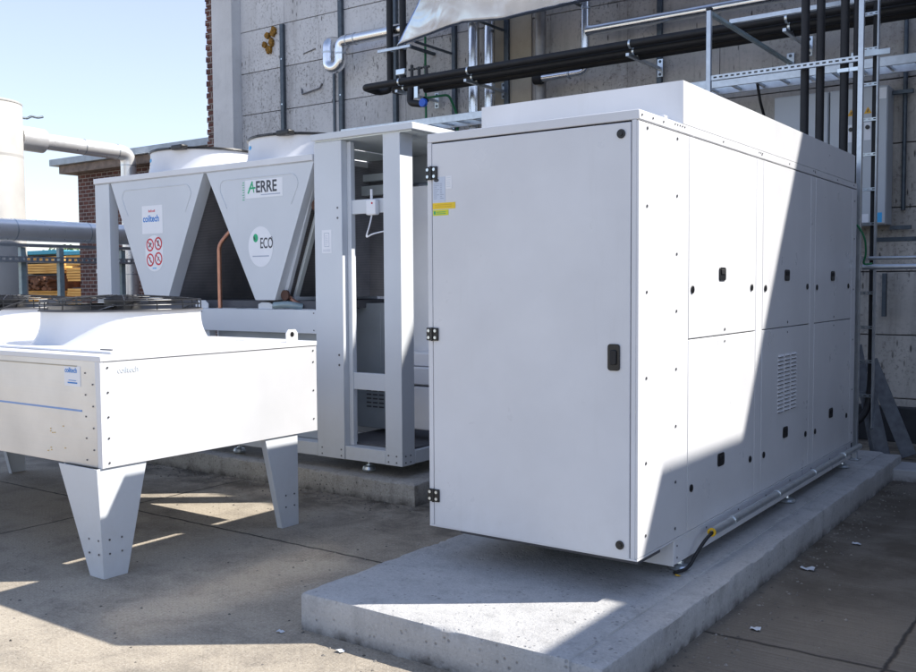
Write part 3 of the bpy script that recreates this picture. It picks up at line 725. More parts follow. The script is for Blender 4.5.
tb('cable', M['paper'], so, [(-4.88, YV + .04, 2.20), (-4.885, YV + .02, 2.12), (-4.93, YV + .02, 2.02), (-4.86, YV + .01, 2.05), (-4.70, YV + .10, 2.09)], .006, .05)
fb('pump_housing', -5.10, -4.64, 6.14, 6.355, .84, .985, m=M['paper'], bevel=.012); fb('pump_housing', -5.04, -4.70, 6.18, 6.355, .99, 1.10, m=M['paper'], bevel=.012)
fb('pump_housing', -5.10, -4.64, 6.15, 6.355, .47, .825, m=M['paper'], bevel=.01)
for x in (-4.995, -6.52, -7.9):
    for y in (5.76, 6.85):
        f = MB(); f.lathe((x, y, .176), [(.001, .0), (.052, .0), (.054, .012), (.045, .034), (.022, .042), (.020, .050), (.001, .05)], 24)
        f.tube([(x, y, .215), (x, y, .27)], .010, 10); build(f, 'levelling_foot', M['zinc'], vu)

# ------------------------------------------------------------------ flat cooler table
tc = empty('flat_cooler', (-6.45, 4.03, 0), 'low white box shaped cooler standing on four tapered legs', 'cooler unit')
XT, YT, YT2, XT2 = -4.715, 3.165, 4.885, -8.19
bx('casing', W, tc, XT2 + .004, XT - .010, YT + .010, YT2 - .006, .640, 1.232, .001)
fp = bx('front_panel', M['mill'], tc, XT2, XT - .045, YT, YT + .008, .632, 1.238, .003, 'brushed metal long side panel')
bx('corner_post', W, tc, XT - .043, XT - .001, YT - .001, YT + .02, .632, 1.238, .002)
gm = MB(); NA, NB = 90, 32; gr_ = []
for j in range(NB + 1):
    row = []
    for i in range(NA + 1):
        y = YT + .020 + (YT2 - YT - .020) * i / NA; z = .634 + (1.231 - .634) * j / NB
        e = min(1, min(i, NA - i) / 6) * min(1, min(j, NB - j) / 4)
        w_ = noise.noise(Vector((y * 3.0, z * 1.2, 4))) * .0045 + noise.noise(Vector((y * 7 + z * 2, z * 1.5, 9))) * .0012
        row.append(gm.bm.verts.new((XT - .001 + w_ * e * .6, y, z)))
    gr_.append(row)
for j in range(NB):
    for i in range(NA): gm.bm.faces.new((gr_[j][i], gr_[j][i + 1], gr_[j + 1][i + 1], gr_[j + 1][i]))
ep = build(gm, 'end_panel', M['gloss'], tc, smooth=60, recalc=False, label='smooth white end panel')
for z in (.66, .80, .92, 1.06, 1.20): screw(ep, (XT, YT + .045, z), 'x', .006)
for z in (.72, .92, 1.12, 1.2): screw(ep, (XT, YT2 - .035, z), 'x', .006)
lidt = MB(); lidt.box(XT2 - .003, XT + .004, YT - .003, YT2 + .003, 1.2335, 1.266); build(lidt, 'deck', W, tc, .004)
bx('deck_ridge', W, tc, XT2 + .1, XT - .1, YT + .14, YT2 - .14, 1.266, 1.282, .01)
mb = MB(); mb.box(XT2, -4.90, YT - .0035, YT - .0002, .942, .952); build(mb, 'blue_stripe', simple('pale_blue_stripe', (.22, .36, .66), .4), fp)  # thin pale blue stripe along the long panel
mb = MB(); mb.box(XT2, -4.94, YT - .0035, YT - .0002, 1.198, 1.204); build(mb, 'tan_stripe', M['beige'], fp)  # thin tan stripe near the panel's top edge
ks = bx('maker_sticker', M['paper'], fp, -5.062, -4.905, YT - .0025, YT - .0005, 1.085, 1.200, 0)
text('lettering', 'coiltech', .042, M['inkblue'], ks, (-5.055, YT - .003, 1.163), bold=.0006, sx=.9)
mb = MB(); mb.box(-5.03, -4.935, YT - .0032, YT - .0026, 1.100, 1.108); mb.box(-5.02, -4.945, YT - .0032, YT - .0026, 1.116, 1.120); build(mb, 'small_print', M['inkblue'], ks)
text('lettering', 'coiltech', .05, M['faint'], ep, (XT + .0004, YT + .11, 1.165), face='x', sx=.9)
for i in range(9): screw(fp, (-4.86 + (i % 2) * .07, YT - .001, .67 + i * .062), 'y', .005)
for i in range(9): screw(fp, (-5.06 - random.random() * .28, YT - .001, .66 + random.random() * .26), 'y', .003, 'brass', 'rust_spot')
lug = MB(); lug.prism([(4.60, 1.267), (4.71, 1.267), (4.71, 1.33), (4.69, 1.355), (4.62, 1.355), (4.60, 1.33)], 'x', XT - .012, XT - .004); lg = build(lug, 'lifting_lug', W, tc, .002)
mb = MB(); mb.disc((XT - .0038, 4.655, 1.322), (1, 0, 0), .018, .001, 16); build(mb, 'hole', M['black'], lg)
fan(tc, -5.727, 4.03, 1.270, 1.492, .522, .065, .075, deep=True)
fan(tc, -7.17, 4.03, 1.270, 1.492, .522, .065, .075, deep=True)
tb('power_lead', M['rubber'], tc, [(-6.42, 3.72, 1.56), (-6.46, 3.55, 1.50), (-6.52, 3.42, 1.35), (-6.50, 3.38, 1.285), (-6.62, 3.34, 1.288)], .006, .06)
for px in (-6.62, -6.25, -4.98):
    mb = MB(); mb.box(px, px + .11, 3.345, 3.355, 1.2665 + .016, 1.290); build(mb, 'clip', M['screw'], tc)
def leg(sx, sy):
    # outer corner at (xo, yo); two folded plates meet there
    xo = XT - .012 if sx > 0 else XT2 + .012; yo = YT + .0 if sy < 0 else YT2 - .185
    mb = MB(); t = .004
    yc = yo if sy < 0 else yo
    # plate facing +-X, tapering inwards, and plate facing +-Y
    yi_t = yo + .30 if sy < 0 else yo - .30; yi_b = yo + .155 if sy < 0 else yo - .155
    xi_t = xo - sx * .375; xi_b = xo - sx * .135
    zt = .632
    mb.hexa([(xo, yo, 0), (xo, yi_b, 0), (xo - sx * t, yi_b, 0), (xo - sx * t, yo, 0), (xo, yo - (.03 if sy < 0 else 0), zt), (xo, yi_t, zt), (xo - sx * t, yi_t, zt), (xo - sx * t, yo - (.03 if sy < 0 else 0), zt)])
    s = -1 if sy < 0 else 1
    yo2 = yo - s * 0
    if sy < 0: mb.hexa([(xo - sx * t, yo, .0), (xi_b, yo, .0), (xi_b, yo - s * t, .0), (xo - sx * t, yo - s * t, 0), (xo - sx * t, yo + (-.03 if sy < 0 else 0), zt), (xi_t, yo + (-.03 if sy < 0 else 0), zt), (xi_t, yo + (-.03 if sy < 0 else 0) - s * t, zt), (xo - sx * t, yo + (-.03 if sy < 0 else 0) - s * t, zt)])
    # inner closing plate so the leg is a box section
    if sy < 0: mb.hexa([(xi_b, yo - s * .005, 0), (xi_b, yi_b, 0), (xi_b - sx * -.004, yi_b, 0), (xi_b - sx * -.004, yo - s * .005, 0), (xi_t, yo - s * .005, zt), (xi_t, yi_t, zt), (xi_t + sx * .004, yi_t, zt), (xi_t + sx * .004, yo - s * .005, zt)])
    if sy > 0:
        xk = xo - sx * .05
        mb.hexa([(xo - sx * t, yi_b, 0), (xk, yi_b, 0), (xk, yi_b + t, 0), (xo - sx * t, yi_b + t, 0), (xo - sx * t, yi_t, zt), (xk, yi_t, zt), (xk, yi_t + t, zt), (xo - sx * t, yi_t + t, zt)])
    lo = build(mb, 'leg', U, tc, .0015)
    if sx > 0:
        ys = ((.04, .12) if sy < 0 else (-.04, -.12))
        for dy in ys:
            for z in (.14, .22): screw(lo, (xo, yo + dy, z), 'x', .006)
        if sy < 0:
            for dx in (.03, .12):
                for z in (.14, .22): screw(lo, (xo - dx, yo - .010, z), 'y', .006)
for sx in (1, -1):
    for sy in (-1, 1): leg(sx, sy)

# ------------------------------------------------------------------ rear building
WY = 10.8
bld = empty('concrete_building', (-5, 14, 0), 'tall board marked concrete building wall behind the machines', 'building')
ROOF = 9.68
mb = MB(); lay = mb.bm.faces.layers.float.new('tone')
xs = [-12.02, -11.02, -9.78, -8.6, -7.45, -6.30, -5.15, -4.0, -2.85, -1.70, -.55, .6, 1.75, 2.9, 4.05, 5.2, 8, 12]
zs = [-.05] + [.44 + .665 * k for k in range(14)] + [ROOF - .02]
for i in range(len(xs) - 1):
    for k in range(len(zs) - 1):
        g_ = .006
        dy = random.uniform(-.006, .006)
        fs = mb.box(xs[i] + (g_ * .35), xs[i + 1] - g_ * .35, WY + dy, WY + .11, zs[k] + g_, zs[k + 1] - g_)
        t = random.uniform(.36, .60)
        if k in (8, 9) and xs[i] < -9.5: t = .72
        if k in (6,): t -= .1
        for f in fs: f[lay] = t
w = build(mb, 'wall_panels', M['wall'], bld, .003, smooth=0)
bx('wall_core', M['gap'], bld, -12.90, 14, WY + .10, 24, 0, ROOF - .02, 0)
bx('parapet', M['roofing'], bld, -12.95, 14, WY - .06, WY + .5, ROOF - .018, ROOF + .06, .01)
pil = rough_block('pilaster', M['pilaster'], bld, -12.50, -12.020, WY - .19, WY + .095, .02, ROOF - .03, step=.2, amt=.006, chip=.01)
mb = MB()
for k in range(int((ROOF) / .1)):
    o_ = .045 if k % 2 else 0.
    mb.box(-12.82 + o_ * .6 - .02, -12.505, WY - .04, WY + .09, k * .1, k * .1 + .088)
build(mb, 'brick_edge', M['brick'], bld, .003, smooth=0)
bx('brick_mortar', M['render'], bld, -12.78, -12.506, WY - .02, WY + .085, 0, ROOF - .05, 0)
bx('ledge', M['render'], bld, -1.75, 6, 8.55, 8.95, -.02, .10, .01)
# flat beige strip panel, and smooth narrow strip
bp = bx('infill_panel', M['beige'], bld, -7.06, -6.50, WY - .03, WY - .007, 2.2, 9.2, .004, 'smooth beige infill panel')
mb = MB()
for (x, z) in ((-11.36, 5.62), (-11.28, 5.50), (-11.44, 5.48), (-11.34, 5.40), (-11.24, 5.66)):
    pts = []
    s_ = random.uniform(.045, .075)
    for a in range(0, 360, 30): pts.append((x + s_ * math.cos(R(a)) * random.uniform(.6, 1.1), z + s_ * 1.2 * math.sin(R(a)) * random.uniform(.6, 1.1)))
    mb.prism(pts, 'y', WY - .04 - random.random() * .02, WY - .004)
build(mb, 'rust_patch', M['rust'], bld, smooth=60, label='rusty brown foam patch stuck on the pale wall panel')
# hairline fixing marks / old bracket
tb('old_hook', M['screw'], bld, [(-10.65, WY - .01, 4.70), (-10.62, WY - .03, 4.61), (-10.25, WY - .03, 4.66), (-10.22, WY - .01, 4.73)], .012, .02)
tb('old_hook', M['screw'], bld, [(-10.60, WY - .01, 5.23), (-10.35, WY - .01, 5.27)], .008)
dk = MB(); dk.box(-4.0, 3, WY - .16, WY - .012, 0, .36); build(dk, 'foundation_step', simple('near_black_plinth', (.022, .024, .028), .8, 0, .5, 5), bld, .01)  # near-black step along the foot of the wall

# vertical wall channels
chl = 'dark steel wall channel'
for x, z0, z1, lab, w_ in ((-11.03, 2.0, 5.74, 'dark steel channel on the wall nearest the pale pilaster', .07), (-9.80, 2.0, 6.6, 'dark steel channel on the wall just right of the pipe siphon', .075),
                          (-8.76, 2.0, 6.6, 'dark steel channel on the wall behind the two upright black pipes', .07), (-7.72, 2.0, 5.3, 'dark steel channel on wall left of the shiny upright pipes', .06),
                          (-6.86, 2.0, 6.6, 'dark steel channel standing on the beige infill panel', .07), (-4.72, 2.0, 6.6, 'dark steel channel on wall above the enclosure hood', .06)):
    o = empty('wall_channel', (x, WY - .03, z0), lab, 'steel channel', 'steel channels on the concrete wall')
    yb = WY - .035 if x != -6.86 else WY - .045
    bx('rail', M['galvdark'], o, x - w_ / 2, x + w_ / 2, yb - .03, yb + .028 if x != -6.86 else yb + .013, z0, z1, .004)
    z = z0 + .4
    while z < z1: 
        screw(o, (x, yb - .0305, z), 'y', .012, 'zinc', 'bolt'); z += .7
mb = MB(); mb.box(-9.985, -9.945, WY - .03, WY - .008, 2.0, 4.85); tag(build(mb, 'cable_duct', M['galvdark'], None, .003), 'thin dark upright cable duct below the pipe siphon', 'cable duct')

# pipe along the upper wall with siphon
def joints(parent, pts, r, m=None):
    for p, d in pts:
        mb = MB(); mb.ring(Vector(p) - Vector(d) * .012, d, r + .0005, r + .005, .024, 20); build(mb, 'cladding_joint', m or M['galv'], parent)
sy = 10.42
p1 = empty('siphon_pipe', (-9, sy, 4.6), 'silver clad pipe ending in a U shaped siphon on left wall', 'pipe')
tb('pipe', M['clad'], p1, [(-5.9, sy, 5.17), (-9.50, sy, 5.17), (-9.50, sy, 4.86), (-9.62, sy, 4.80), (-9.74, sy, 4.86), (-9.74, sy, 5.21), (-9.74, 10.78, 5.24)], .082, .10, 20)
joints(p1, [((-9.2, sy, 5.17), (1, 0, 0)), ((-8.1, sy, 5.17), (1, 0, 0)), ((-9.50, sy, 5.0), (0, 0, 1)), ((-9.74, sy, 5.05), (0, 0, 1)), ((-9.35, sy, 5.17), (1, 0, 0))], .082)

# two vertical shiny pipes
for x, lab in ((-7.285, 'left of the two shiny upright clad pipes on wall'), (-7.035, 'right of the two shiny upright clad pipes beside the beige panel')):
    o = empty('upright_pipe', (x, 10.6, 2), lab, 'pipe', 'shiny upright pipes')
    tb('pipe', M['clad'], o, [(x, 10.6, 2.0), (x, 10.6, 7.0)], .078 if x < -7.1 else .072, 0, 20)
    joints(o, [((x, 10.6, 3.4), (0, 0, 1)), ((x, 10.6, 4.4), (0, 0, 1)), ((x, 10.6, 5.4), (0, 0, 1))], .078 if x < -7.1 else .072)
o = empty('upright_pipe', (-6.27, 10.6, 2), 'dull grey upright pipe on wall right of the beige panel', 'pipe')
tb('pipe', simple('dull_grey_pipe', (.30, .29, .28), .5, .5, .15, 8), o, [(-6.27, 10.62, 2.0), (-6.27, 10.62, 7.0)], .07, 0, 18)
o = empty('elbow_pipe', (-5.58, 10.6, 4.2), 'silver clad pipe rising then branching right above the black bundle', 'pipe')
tb('pipe', M['clad'], o, [(-6.22, 10.52, 4.245), (-5.58, 10.52, 4.245), (-5.58, 10.52, 7.0)], .052, .08, 18)
tb('branch', M['clad'], o, [(-5.55, 10.50, 4.72), (1.5, 10.50, 4.72)], .062, 0, 18)
mb = MB(); mb.tube([(-6.30, 10.52, 4.245), (-6.19, 10.52, 4.245)], .072, 16); build(mb, 'end_cap', M['rubber'], o)
joints(o, [((-5.58, 10.52, 4.45), (0, 0, 1)), ((-5.3, 10.5, 4.72), (1, 0, 0)), ((-4.2, 10.5, 4.72), (1, 0, 0)), ((-5.8, 10.52, 4.245), (1, 0, 0)), ((-5.58, 10.52, 5.0), (0, 0, 1))], .056)

# black insulated bundle and uprights
bl = ['front black insulated pipe of the long bundle, turning up at left', 'second black insulated pipe of the long bundle, rising at left', 'rear black insulated pipe of the long wall bundle']
tag(tb('insulated_pipe', M['rubber'], None, [(2.5, 9.92, 4.325), (-8.62, 9.92, 4.325), (-8.66, 10.28, 4.325), (-8.475, 10.30, 4.34), (-8.475, 10.30, 7.2)], .046, .07, 14), bl[0], 'pipe', 'black pipes on the wall tray')
tag(tb('insulated_pipe', M['rubber'], None, [(2.5, 10.02, 4.262), (-8.20, 10.02, 4.262), (-8.245, 10.30, 4.28), (-8.245, 10.30, 7.2)], .046, .07, 14), bl[1], 'pipe', 'black pipes on the wall tray')
tag(tb('insulated_pipe', M['rubber'], None, [(2.5, 10.14, 4.235), (-7.75, 10.14, 4.235)], .050, 0, 14), bl[2], 'pipe', 'black pipes on the wall tray')
for x, lab in ((-8.0, 'leftmost'), (-6.90, 'second'), (-4.70, 'third'), (-2.98, 'right hand')):
    o = empty('pipe_bracket', (x, 10.78, 4.2), {'leftmost': 'galvanised arm under the left end of the black bundle', 'second': 'galvanised arm under the bundle beside the shiny pipes', 'third': 'galvanised arm under the bundle above the enclosure hood', 'right hand': 'galvanised arm under the bundle between the posts'}[lab], 'bracket', 'arms carrying the black bundle')
    mb = MB(); mb.box(x - .02, x + .02, 9.84, 10.725, 4.175, 4.212); build(mb, 'arm', M['galv'], o, .003)
    mb = MB(); mb.box(x - .035, x + .035, 10.727, 10.735, 4.10, 4.31); build(mb, 'wall_plate', M['zinc'], o, .003)
    for z in (4.13, 4.28): screw(o, (x, 10.727, z), 'y', .018, 'galvdark', 'bolt')
    for y, zc in ((9.92, 4.325), (10.02, 4.262), (10.14, 4.235)):
        mb = MB(); mb.ring((x - .012, y, zc), (1, 0, 0), .0465, .051, .024, 18); build(mb, 'pipe_clamp', M['zinc'], o)
for i, (xf, z) in enumerate(((-8.46, 4.86),)):
    o = empty('strut_clamp', (xf, 10.2, z), 'short galvanised strut clamping the two upright black pipes', 'bracket')
    mb = MB(); mb.box(-8.62, -8.05, 10.20, 10.235, z - .02, z + .02); build(mb, 'strut', M['galv'], o, .003)
    mb = MB(); mb.box(-8.10, -8.06, 10.24, 10.79, z - .02, z + .02); build(mb, 'arm', M['galvdark'], o, .003)
    for x in (-8.475, -8.245):
        mb = MB(); mb.ring((x, 10.30, z - .015), (0, 0, 1), .047, .053, .03, 18); build(mb, 'pipe_clamp', M['zinc'], o)
for x0, z in ((-7.72, 4.80), (-6.88, 4.98), (-5.70, 5.08)):
    lab = {-7.72: 'thin dark wall arm left of the shiny pipes', -6.88: 'thin dark wall arm beside the beige panel', -5.70: 'thin dark wall arm near the rising silver pipe'}[x0]
    tag(build((lambda m_: (m_.bar((x0, 10.7, z), (x0 - .05, 9.95, z + .02), .028), m_)[1])(MB()), 'steel_bracket', M['galvdark'], None, .002), lab, 'bracket', 'thin arms behind the foil duct')
# valve manifold
o = empty('valve_manifold', (-7.7, 10.1, 4.2), 'cluster of black valves with blue cap on the bundle', 'valve')
for i, x in enumerate((-7.86, -7.74, -7.62)):
    mb = MB(); mb.tube([(x, 10.0, 4.30), (x, 10.0, 4.50 + .04 * (i == 0))], .022, 12); mb.box(x - .05, x + .05, 9.985, 10.015, 4.47, 4.495); build(mb, 'valve', M['black'], o, .003)
tb('lower_bend', M['rubber'], o, [(-7.82, 9.93, 4.22), (-7.82, 9.90, 4.03), (-7.62, 9.90, 3.99), (-7.55, 9.90, 4.05)], .045, .06)
mb = MB(); mb.disc((-7.55, 9.86, 3.99), (0, -1, 0), .055, .05, 20); build(mb, 'blue_cap', M['blue'], o, .006)
bx('gauge_box', M['zinc'], o, -8.08, -7.93, 9.93, 9.99, 4.42, 4.50, .01); bx('bracket', M['zinc'], o, -7.72, -7.66, 9.86, 9.90, 4.07, 4.22, .003)
tag(tb('green_cable', M['green'], None, [(-8.14, 10.66, 7.0), (-8.14, 10.66, 4.45), (-8.12, 10.66, 2.6)], .016), 'green earth cable running straight down the wall', 'cable')
tag(tb('green_cable', M['green'], None, [(-7.90, 10.3, 4.16), (-7.52, 10.35, 4.17), (-7.50, 10.5, 3.95), (-7.50, 10.6, 2.8)], .016, .06), 'green earth cable dropping below the blue capped valve', 'cable')

# foil-clad duct
mb = MB(); bmf = mb.bm
poly_b = [(-7.93, 4.745), (-6.86, 4.865), (-6.25, 4.805), (-5.0, 4.835), (-3.2, 4.93)]
def lerp_b(t):
    x = -7.93 + t * 4.73
    for (a, za), (b, zb) in zip(poly_b, poly_b[1:]):
        if x <= b + 1e-6: return x, za + (zb - za) * (x - a) / (b - a)
NX, NZ = 110, 34; grid = []
for j in range(NZ + 1):
    row = []
    for i in range(NX + 1):
        x, z = lerp_b(i / NX); h = (6.4 - z) * j / NZ
        xx = x + (h * .92) * max(0, 1 - i / NX * 1.6)
        p = Vector((xx, 0, z + h)); n_ = noise.noise(p * .7) * .05 + noise.noise(p * 2.6) * .012 + abs(noise.noise(Vector((p.x * 1.3 + p.z, 0, p.z * 1.7)))) * .05
        row.append(bmf.verts.new((xx, 9.75 + n_ * min(1, .25 + j / 6) + (z + h - 4.8) * -.22, z + h)))
    grid.append(row)
for j in range(NZ):
    for i in range(NX): bmf.faces.new((grid[j][i], grid[j][i + 1], grid[j + 1][i + 1], grid[j + 1][i]))
fd = build(mb, 'foil_duct', M['foil'], None, smooth=60, recalc=False)
sm = fd.modifiers.new('Solidify', 'SOLIDIFY'); sm.thickness = .04; sm.offset = -1
tag(fd, 'crumpled silver foil clad duct hanging above the wall pipes', 'duct')

# ------------------------------------------------------------------ rack over the enclosure
def perforated(mb, x0, x1, y, z0, z1, pitch=.052, slot=.030):
    h = z1 - z0; a = z0 + h * .36; b = z1 - h * .30
    mb.box(x0, x1, y, y + .003, z0, a); mb.box(x0, x1, y, y + .003, b, z1)
    x = x0
    while x < x1 - .001:
        e = min(x + pitch - slot, x1); mb.box(x, e, y, y + .003, a, b); x += pitch
    mb.box(x0, x1, y + .003, y + .040, z1 - .003, z1); mb.box(x0, x1, y + .003, y + .040, z0, z0 + .003)
rk = empty('pipe_rack', (-2.5, 8.35, .18), 'galvanised steel post frame standing behind the white enclosure', 'rack')
G = M['galv']
pr_ = bx('post', G, rk, -1.926, -1.884, 8.33, 8.372, .19, 7.0, .004); bx('post_foot', G, pr_, -1.955, -1.865, 8.30, 8.40, .181, .192, .003)
bx('post', G, rk, -3.212, -3.170, 8.33, 8.372, .19, 4.08, .004); bx('cap', M['black'], rk, -3.216, -3.166, 8.326, 8.376, 4.081, 4.105, .004)
mb = MB(); perforated(mb, -3.169, -1.927, 8.345, 3.462, 3.505); mb.box(-3.169, -1.927, 8.386, 8.39, 3.462, 3.505); build(mb, 'perforated_strut', G, rk)
ar = bx('arm', M['frame'], rk, -3.212, -3.172, 8.373, 10.76, 4.045, 4.078, .003)
mb = MB(); mb.box(-3.23, -3.15, 10.765, 10.772, 3.95, 4.17); wpp = build(mb, 'wall_plate', M['zinc'], rk, .003)
for z in (3.98, 4.14): screw(wpp, (-3.19, 10.765, z), 'y', .018, 'galvdark', 'bolt')
bx('cross_beam', G, rk, -3.20, 2.0, 8.88, 8.92, 4.08, 4.122, .003)
for x, z in ((-2.06, 3.43), (-1.96, 3.43)):
    pass
for x, lab in ((-2.382, 'leftmost upright black pipe behind the enclosure'), (-2.255, 'second from left upright black pipe behind the enclosure'), (-2.060, 'third upright black pipe, clamped beside the tall post'), (-1.965, 'upright black pipe almost hidden by the tall post')):
    o = empty('black_pipe', (x, 8.47, .2), lab, 'pipe', 'upright black pipes behind the enclosure')
    tb('pipe', M['rubber'], o, [(x, 8.455 + .0, .2), (x, 8.455, 7.2)], .035 if x < -2 else .026, 0, 14)
    if x > -2.1:
        mb = MB(); mb.ring((x, 8.455, 3.40), (0, 0, 1), .036 if x < -2 else .027, .042 if x < -2 else .032, .03, 16); mb.box(x - .045, x + .045, 8.405, 8.417, 3.40, 3.43); build(mb, 'pipe_clamp', M['zinc'], o)
# horizontal wall cable ladder
o = empty('cable_ladder', (-5, 10.3, 3.75), 'horizontal galvanised cable ladder fixed along the wall', 'cable ladder')
for y in (10.08, 10.46): bx('side_rail', G, o, -9.2, 3, y, y + .025, 3.755, 3.845, .002)
x = -9.1
while x < 2.9: 
    if x < -1: bx('rung', M['galv'], o, x - .015, x + .015, 10.106, 10.459, 3.775, 3.80, .001)
    x += .26
for x in (-3.4, -4.0): tb('drop_cable', M['rubber'], o, [(x, 10.3, 3.80), (x + .02, 10.35, 3.6), (x + .02, 10.6, 3.35)], .015, .05)
# vertical ladder
o = empty('cable_ladder', (-2.04, 9.3, .2), 'vertical galvanised cable ladder rising beside the tall post', 'cable ladder')
bx('side_rail', G, o, -1.985, -1.970, 9.28, 9.34, .32, 7.0, .002); bx('side_rail', G, o, -2.135, -2.12, 9.28, 9.34, .32, 7.0, .002)
z = .615
while z < 6.5:
    mb = MB(); perforated(mb, -2.118, -1.987, 9.29, z - .014, z + .014, .045, .024); build(mb, 'rung', M['zinc'], o); z += .3145
tb('black_cable', M['rubber'], o, [(-2.005, 9.36, 7.0), (-2.005, 9.36, .70), (-2.03, 9.3, .42), (-2.25, 9.1, .25), (-2.4, 8.9, .2)], .030, .15)
bx('wall_bracket', M['zinc'], o, -2.20, -1.87, 9.26, 9.275, 3.69, 3.74, .002)
# wall cabinets
for x0, x1, yb, lab in ((-3.28, -2.712, 10.50, 'pale wall cabinet partly behind the enclosure, left of pair'), (-2.700, -2.135, 10.50, 'pale wall cabinet with yellow warning triangles, right of pair')):
    o = empty('wall_cabinet', ((x0 + x1) / 2, 10.65, 2.25), lab, 'cabinet', 'pale cabinets on the wall')
    bx('body', M['cab'], o, x0, x1, yb + .014, 10.79, 2.25, 3.655, .006); dd = bx('door', M['cab'], o, x0 + .006, x1 - .006, yb, yb + .012, 2.26, 3.645, .004)
    if x1 > -2.5:
        for cx, cz in ((-2.485, 3.405), (-2.322, 3.415)):
            s = bx('switch_plate', M['paper'], dd, cx - .032, cx + .032, yb - .002, yb - .0003, cz - .30, cz - .12, 0)
            mb = MB(); mb.disc((cx, yb - .0025, cz - .17), (0, -1, 0), .022, .01, 16); build(mb, 'knob', M['black'], s)
            mb = MB(); mb.prism([(cx - .038, cz - .03), (cx + .038, cz - .03), (cx, cz + .038)], 'y', yb - .002, yb - .0004); t = build(mb, 'warning_triangle', M['amber'], dd)
            mb = MB(); mb.bar((cx + .004, yb - .003, cz + .012), (cx - .004, yb - .003, cz - .018), .009, .0006, up=(0, 1, 0)); build(mb, 'lightning_mark', M['ink'], t)
        s = bx('notice', M['paper'], dd, -2.225, -2.145, yb - .002, yb - .0003, 3.52, 3.63, 0)
        bx('notice', M['paper'], dd, -2.44, -2.30, yb - .002, yb - .0003, 2.27, 2.36, 0); bx('notice', M['sky'], dd, -2.28, -2.17, yb - .002, yb - .0003, 2.27, 2.37, 0)
        for z in (2.22, 3.60):
            bx('fixing_strut', M['galvdark'], o, -2.13, -1.93, 10.68, 10.72, z - .02, z + .02, .002)
tag(tb('wall_conduit', M['galvdark'], None, [(-2.02, 10.76, 6.8), (-2.02, 10.76, 2.4)], .022), 'thin dark conduit on wall right of the cabinets', 'conduit')
tag(bx('strut_offcut', M['galvdark'], None, -2.05, -1.62, 9.5, 9.54, 2.03, 2.07, .002), 'short dark strut arm below the wall cabinets', 'bracket')
tag(bx('strut_offcut', M['galvdark'], None, -2.20, -2.16, 10.70, 10.76, 1.30, 1.75, .002), 'short upright dark strut on the lower wall', 'bracket')
# pipes crossing right at waist height
o = empty('service_pipe', (-.9, 8.42, 1.78), 'pale horizontal pipe leaving the post to the right', 'pipe')
tb('pipe', M['galv'], o, [(-1.885, 8.42, 1.783), (2.0, 8.42, 1.783)], .022); 
tag(tb('service_pipe', M['galv'], None, [(-1.88, 8.62, 1.86), (2.0, 8.62, 1.86)], .014), 'thin horizontal pipe just above the pale waist high pipe', 'pipe')
tag(tb('green_cable', M['green'], None, [(-1.96, 8.29, 2.12), (-1.90, 8.28, 2.13), (-1.84, 8.30, 2.02), (-1.84, 8.34, 1.88), (-1.87, 8.36, 1.80), (-1.80, 8.38, 1.81)], .008, .06), 'green earth cable looping from the tall post', 'cable')
mb = MB(); mb.ring((-1.95, 8.20, 2.12), (0, -1, 0), .01, .028, .03, 14); tag(build(mb, 'cable_gland', M['zinc'], None), 'small metal gland at the enclosure rear edge', 'fitting')
# leaning boards behind the plinth
for a, b, w_, lab in (((-2.22, 9.72, 1.05), (-1.98, 9.52, .05), .10, 'grey board leaning left of the crossed pair behind plinth'), ((-2.04, 9.40, .66), (-1.86, 9.26, .03), .13, 'short pale board leaning in front of the others'), ((-2.12, 9.86, .90), (-1.72, 9.66, .03), .13, 'long grey board leaning right towards the dark corner')):
    mb = MB(); mb.bar(a, b, w_, .022, up=(0, -1, .2)); tag(build(mb, 'board', M['plank'], None, .003), lab, 'board', 'boards leaning behind the plinth')

# ------------------------------------------------------------------ left background
tk = empty('storage_tank', (-19.2, 10.46, 0), 'tall cream cylindrical tank at the left edge', 'tank')
K1 = 1.2; K2 = 1.164
def q(x, y, z, k=K1): return (x * k, y * k, 1.65 + (z - 1.65) * k)
TCX, TCY, TR = -16.0 * K1, 8.66 * K1, .585 * K1
zt_ = q(0, 0, 4.80)[2]
mb = MB(); mb.lathe((TCX, TCY, 0), [(TR + .03, 0), (TR + .02, .02), (TR, zt_ - .06), (TR - .03, zt_), (TR - .12, zt_ + .02), (.001, zt_ + .06)], 72); build(mb, 'shell', M['tank'], tk)
mb = MB(); mb.ring((TCX, TCY, zt_ - .05), (0, 0, 1), TR + .001, TR + .008, .025, 64); build(mb, 'top_band', M['tank'], tk)
for z in (1.4, 2.9, 4.3):
    mb = MB(); mb.ring((TCX, TCY, z), (0, 0, 1), TR + .001, TR + .005, .05, 64); build(mb, 'weld_band', M['tank'], tk)
tb('hook', M['galvdark'], tk, [q(-16, 9.32, 4.62), q(-16, 9.42, 4.62), q(-16, 9.50, 4.67), q(-16, 9.62, 4.66), q(-16, 9.72, 4.69)], .024, .03)
up = empty('clad_pipe', q(-16, 10.4, 0)[:2] + (0,), 'silver clad pipe from the tank bending down beside brick building', 'pipe')
tb('flange_sleeve', M['matclad'], up, [q(-16, 9.25, 4.27), q(-16, 9.70, 4.26)], .215 * K1, 0, 28)
tb('pipe', M['matclad'], up, [q(-16, 9.70, 4.26), q(-16, 11.47, 4.235), (-16 * K1, 11.47 * K1, 0)], .145 * K1, .24, 24)
joints(up, [(q(-16, 11.2, 4.24), (0, 1, 0)), (q(-16, 10.5, 4.25), (0, 1, 0)), (q(-16, 11.47, 4.0), (0, 0, 1)), (q(-16, 11.47, 2.9), (0, 0, 1)), (q(-16, 11.47, 1.9), (0, 0, 1))], .145 * K1)
BX = -14.6 * K2; bz = q(0, 0, 2.575, K2)[2]
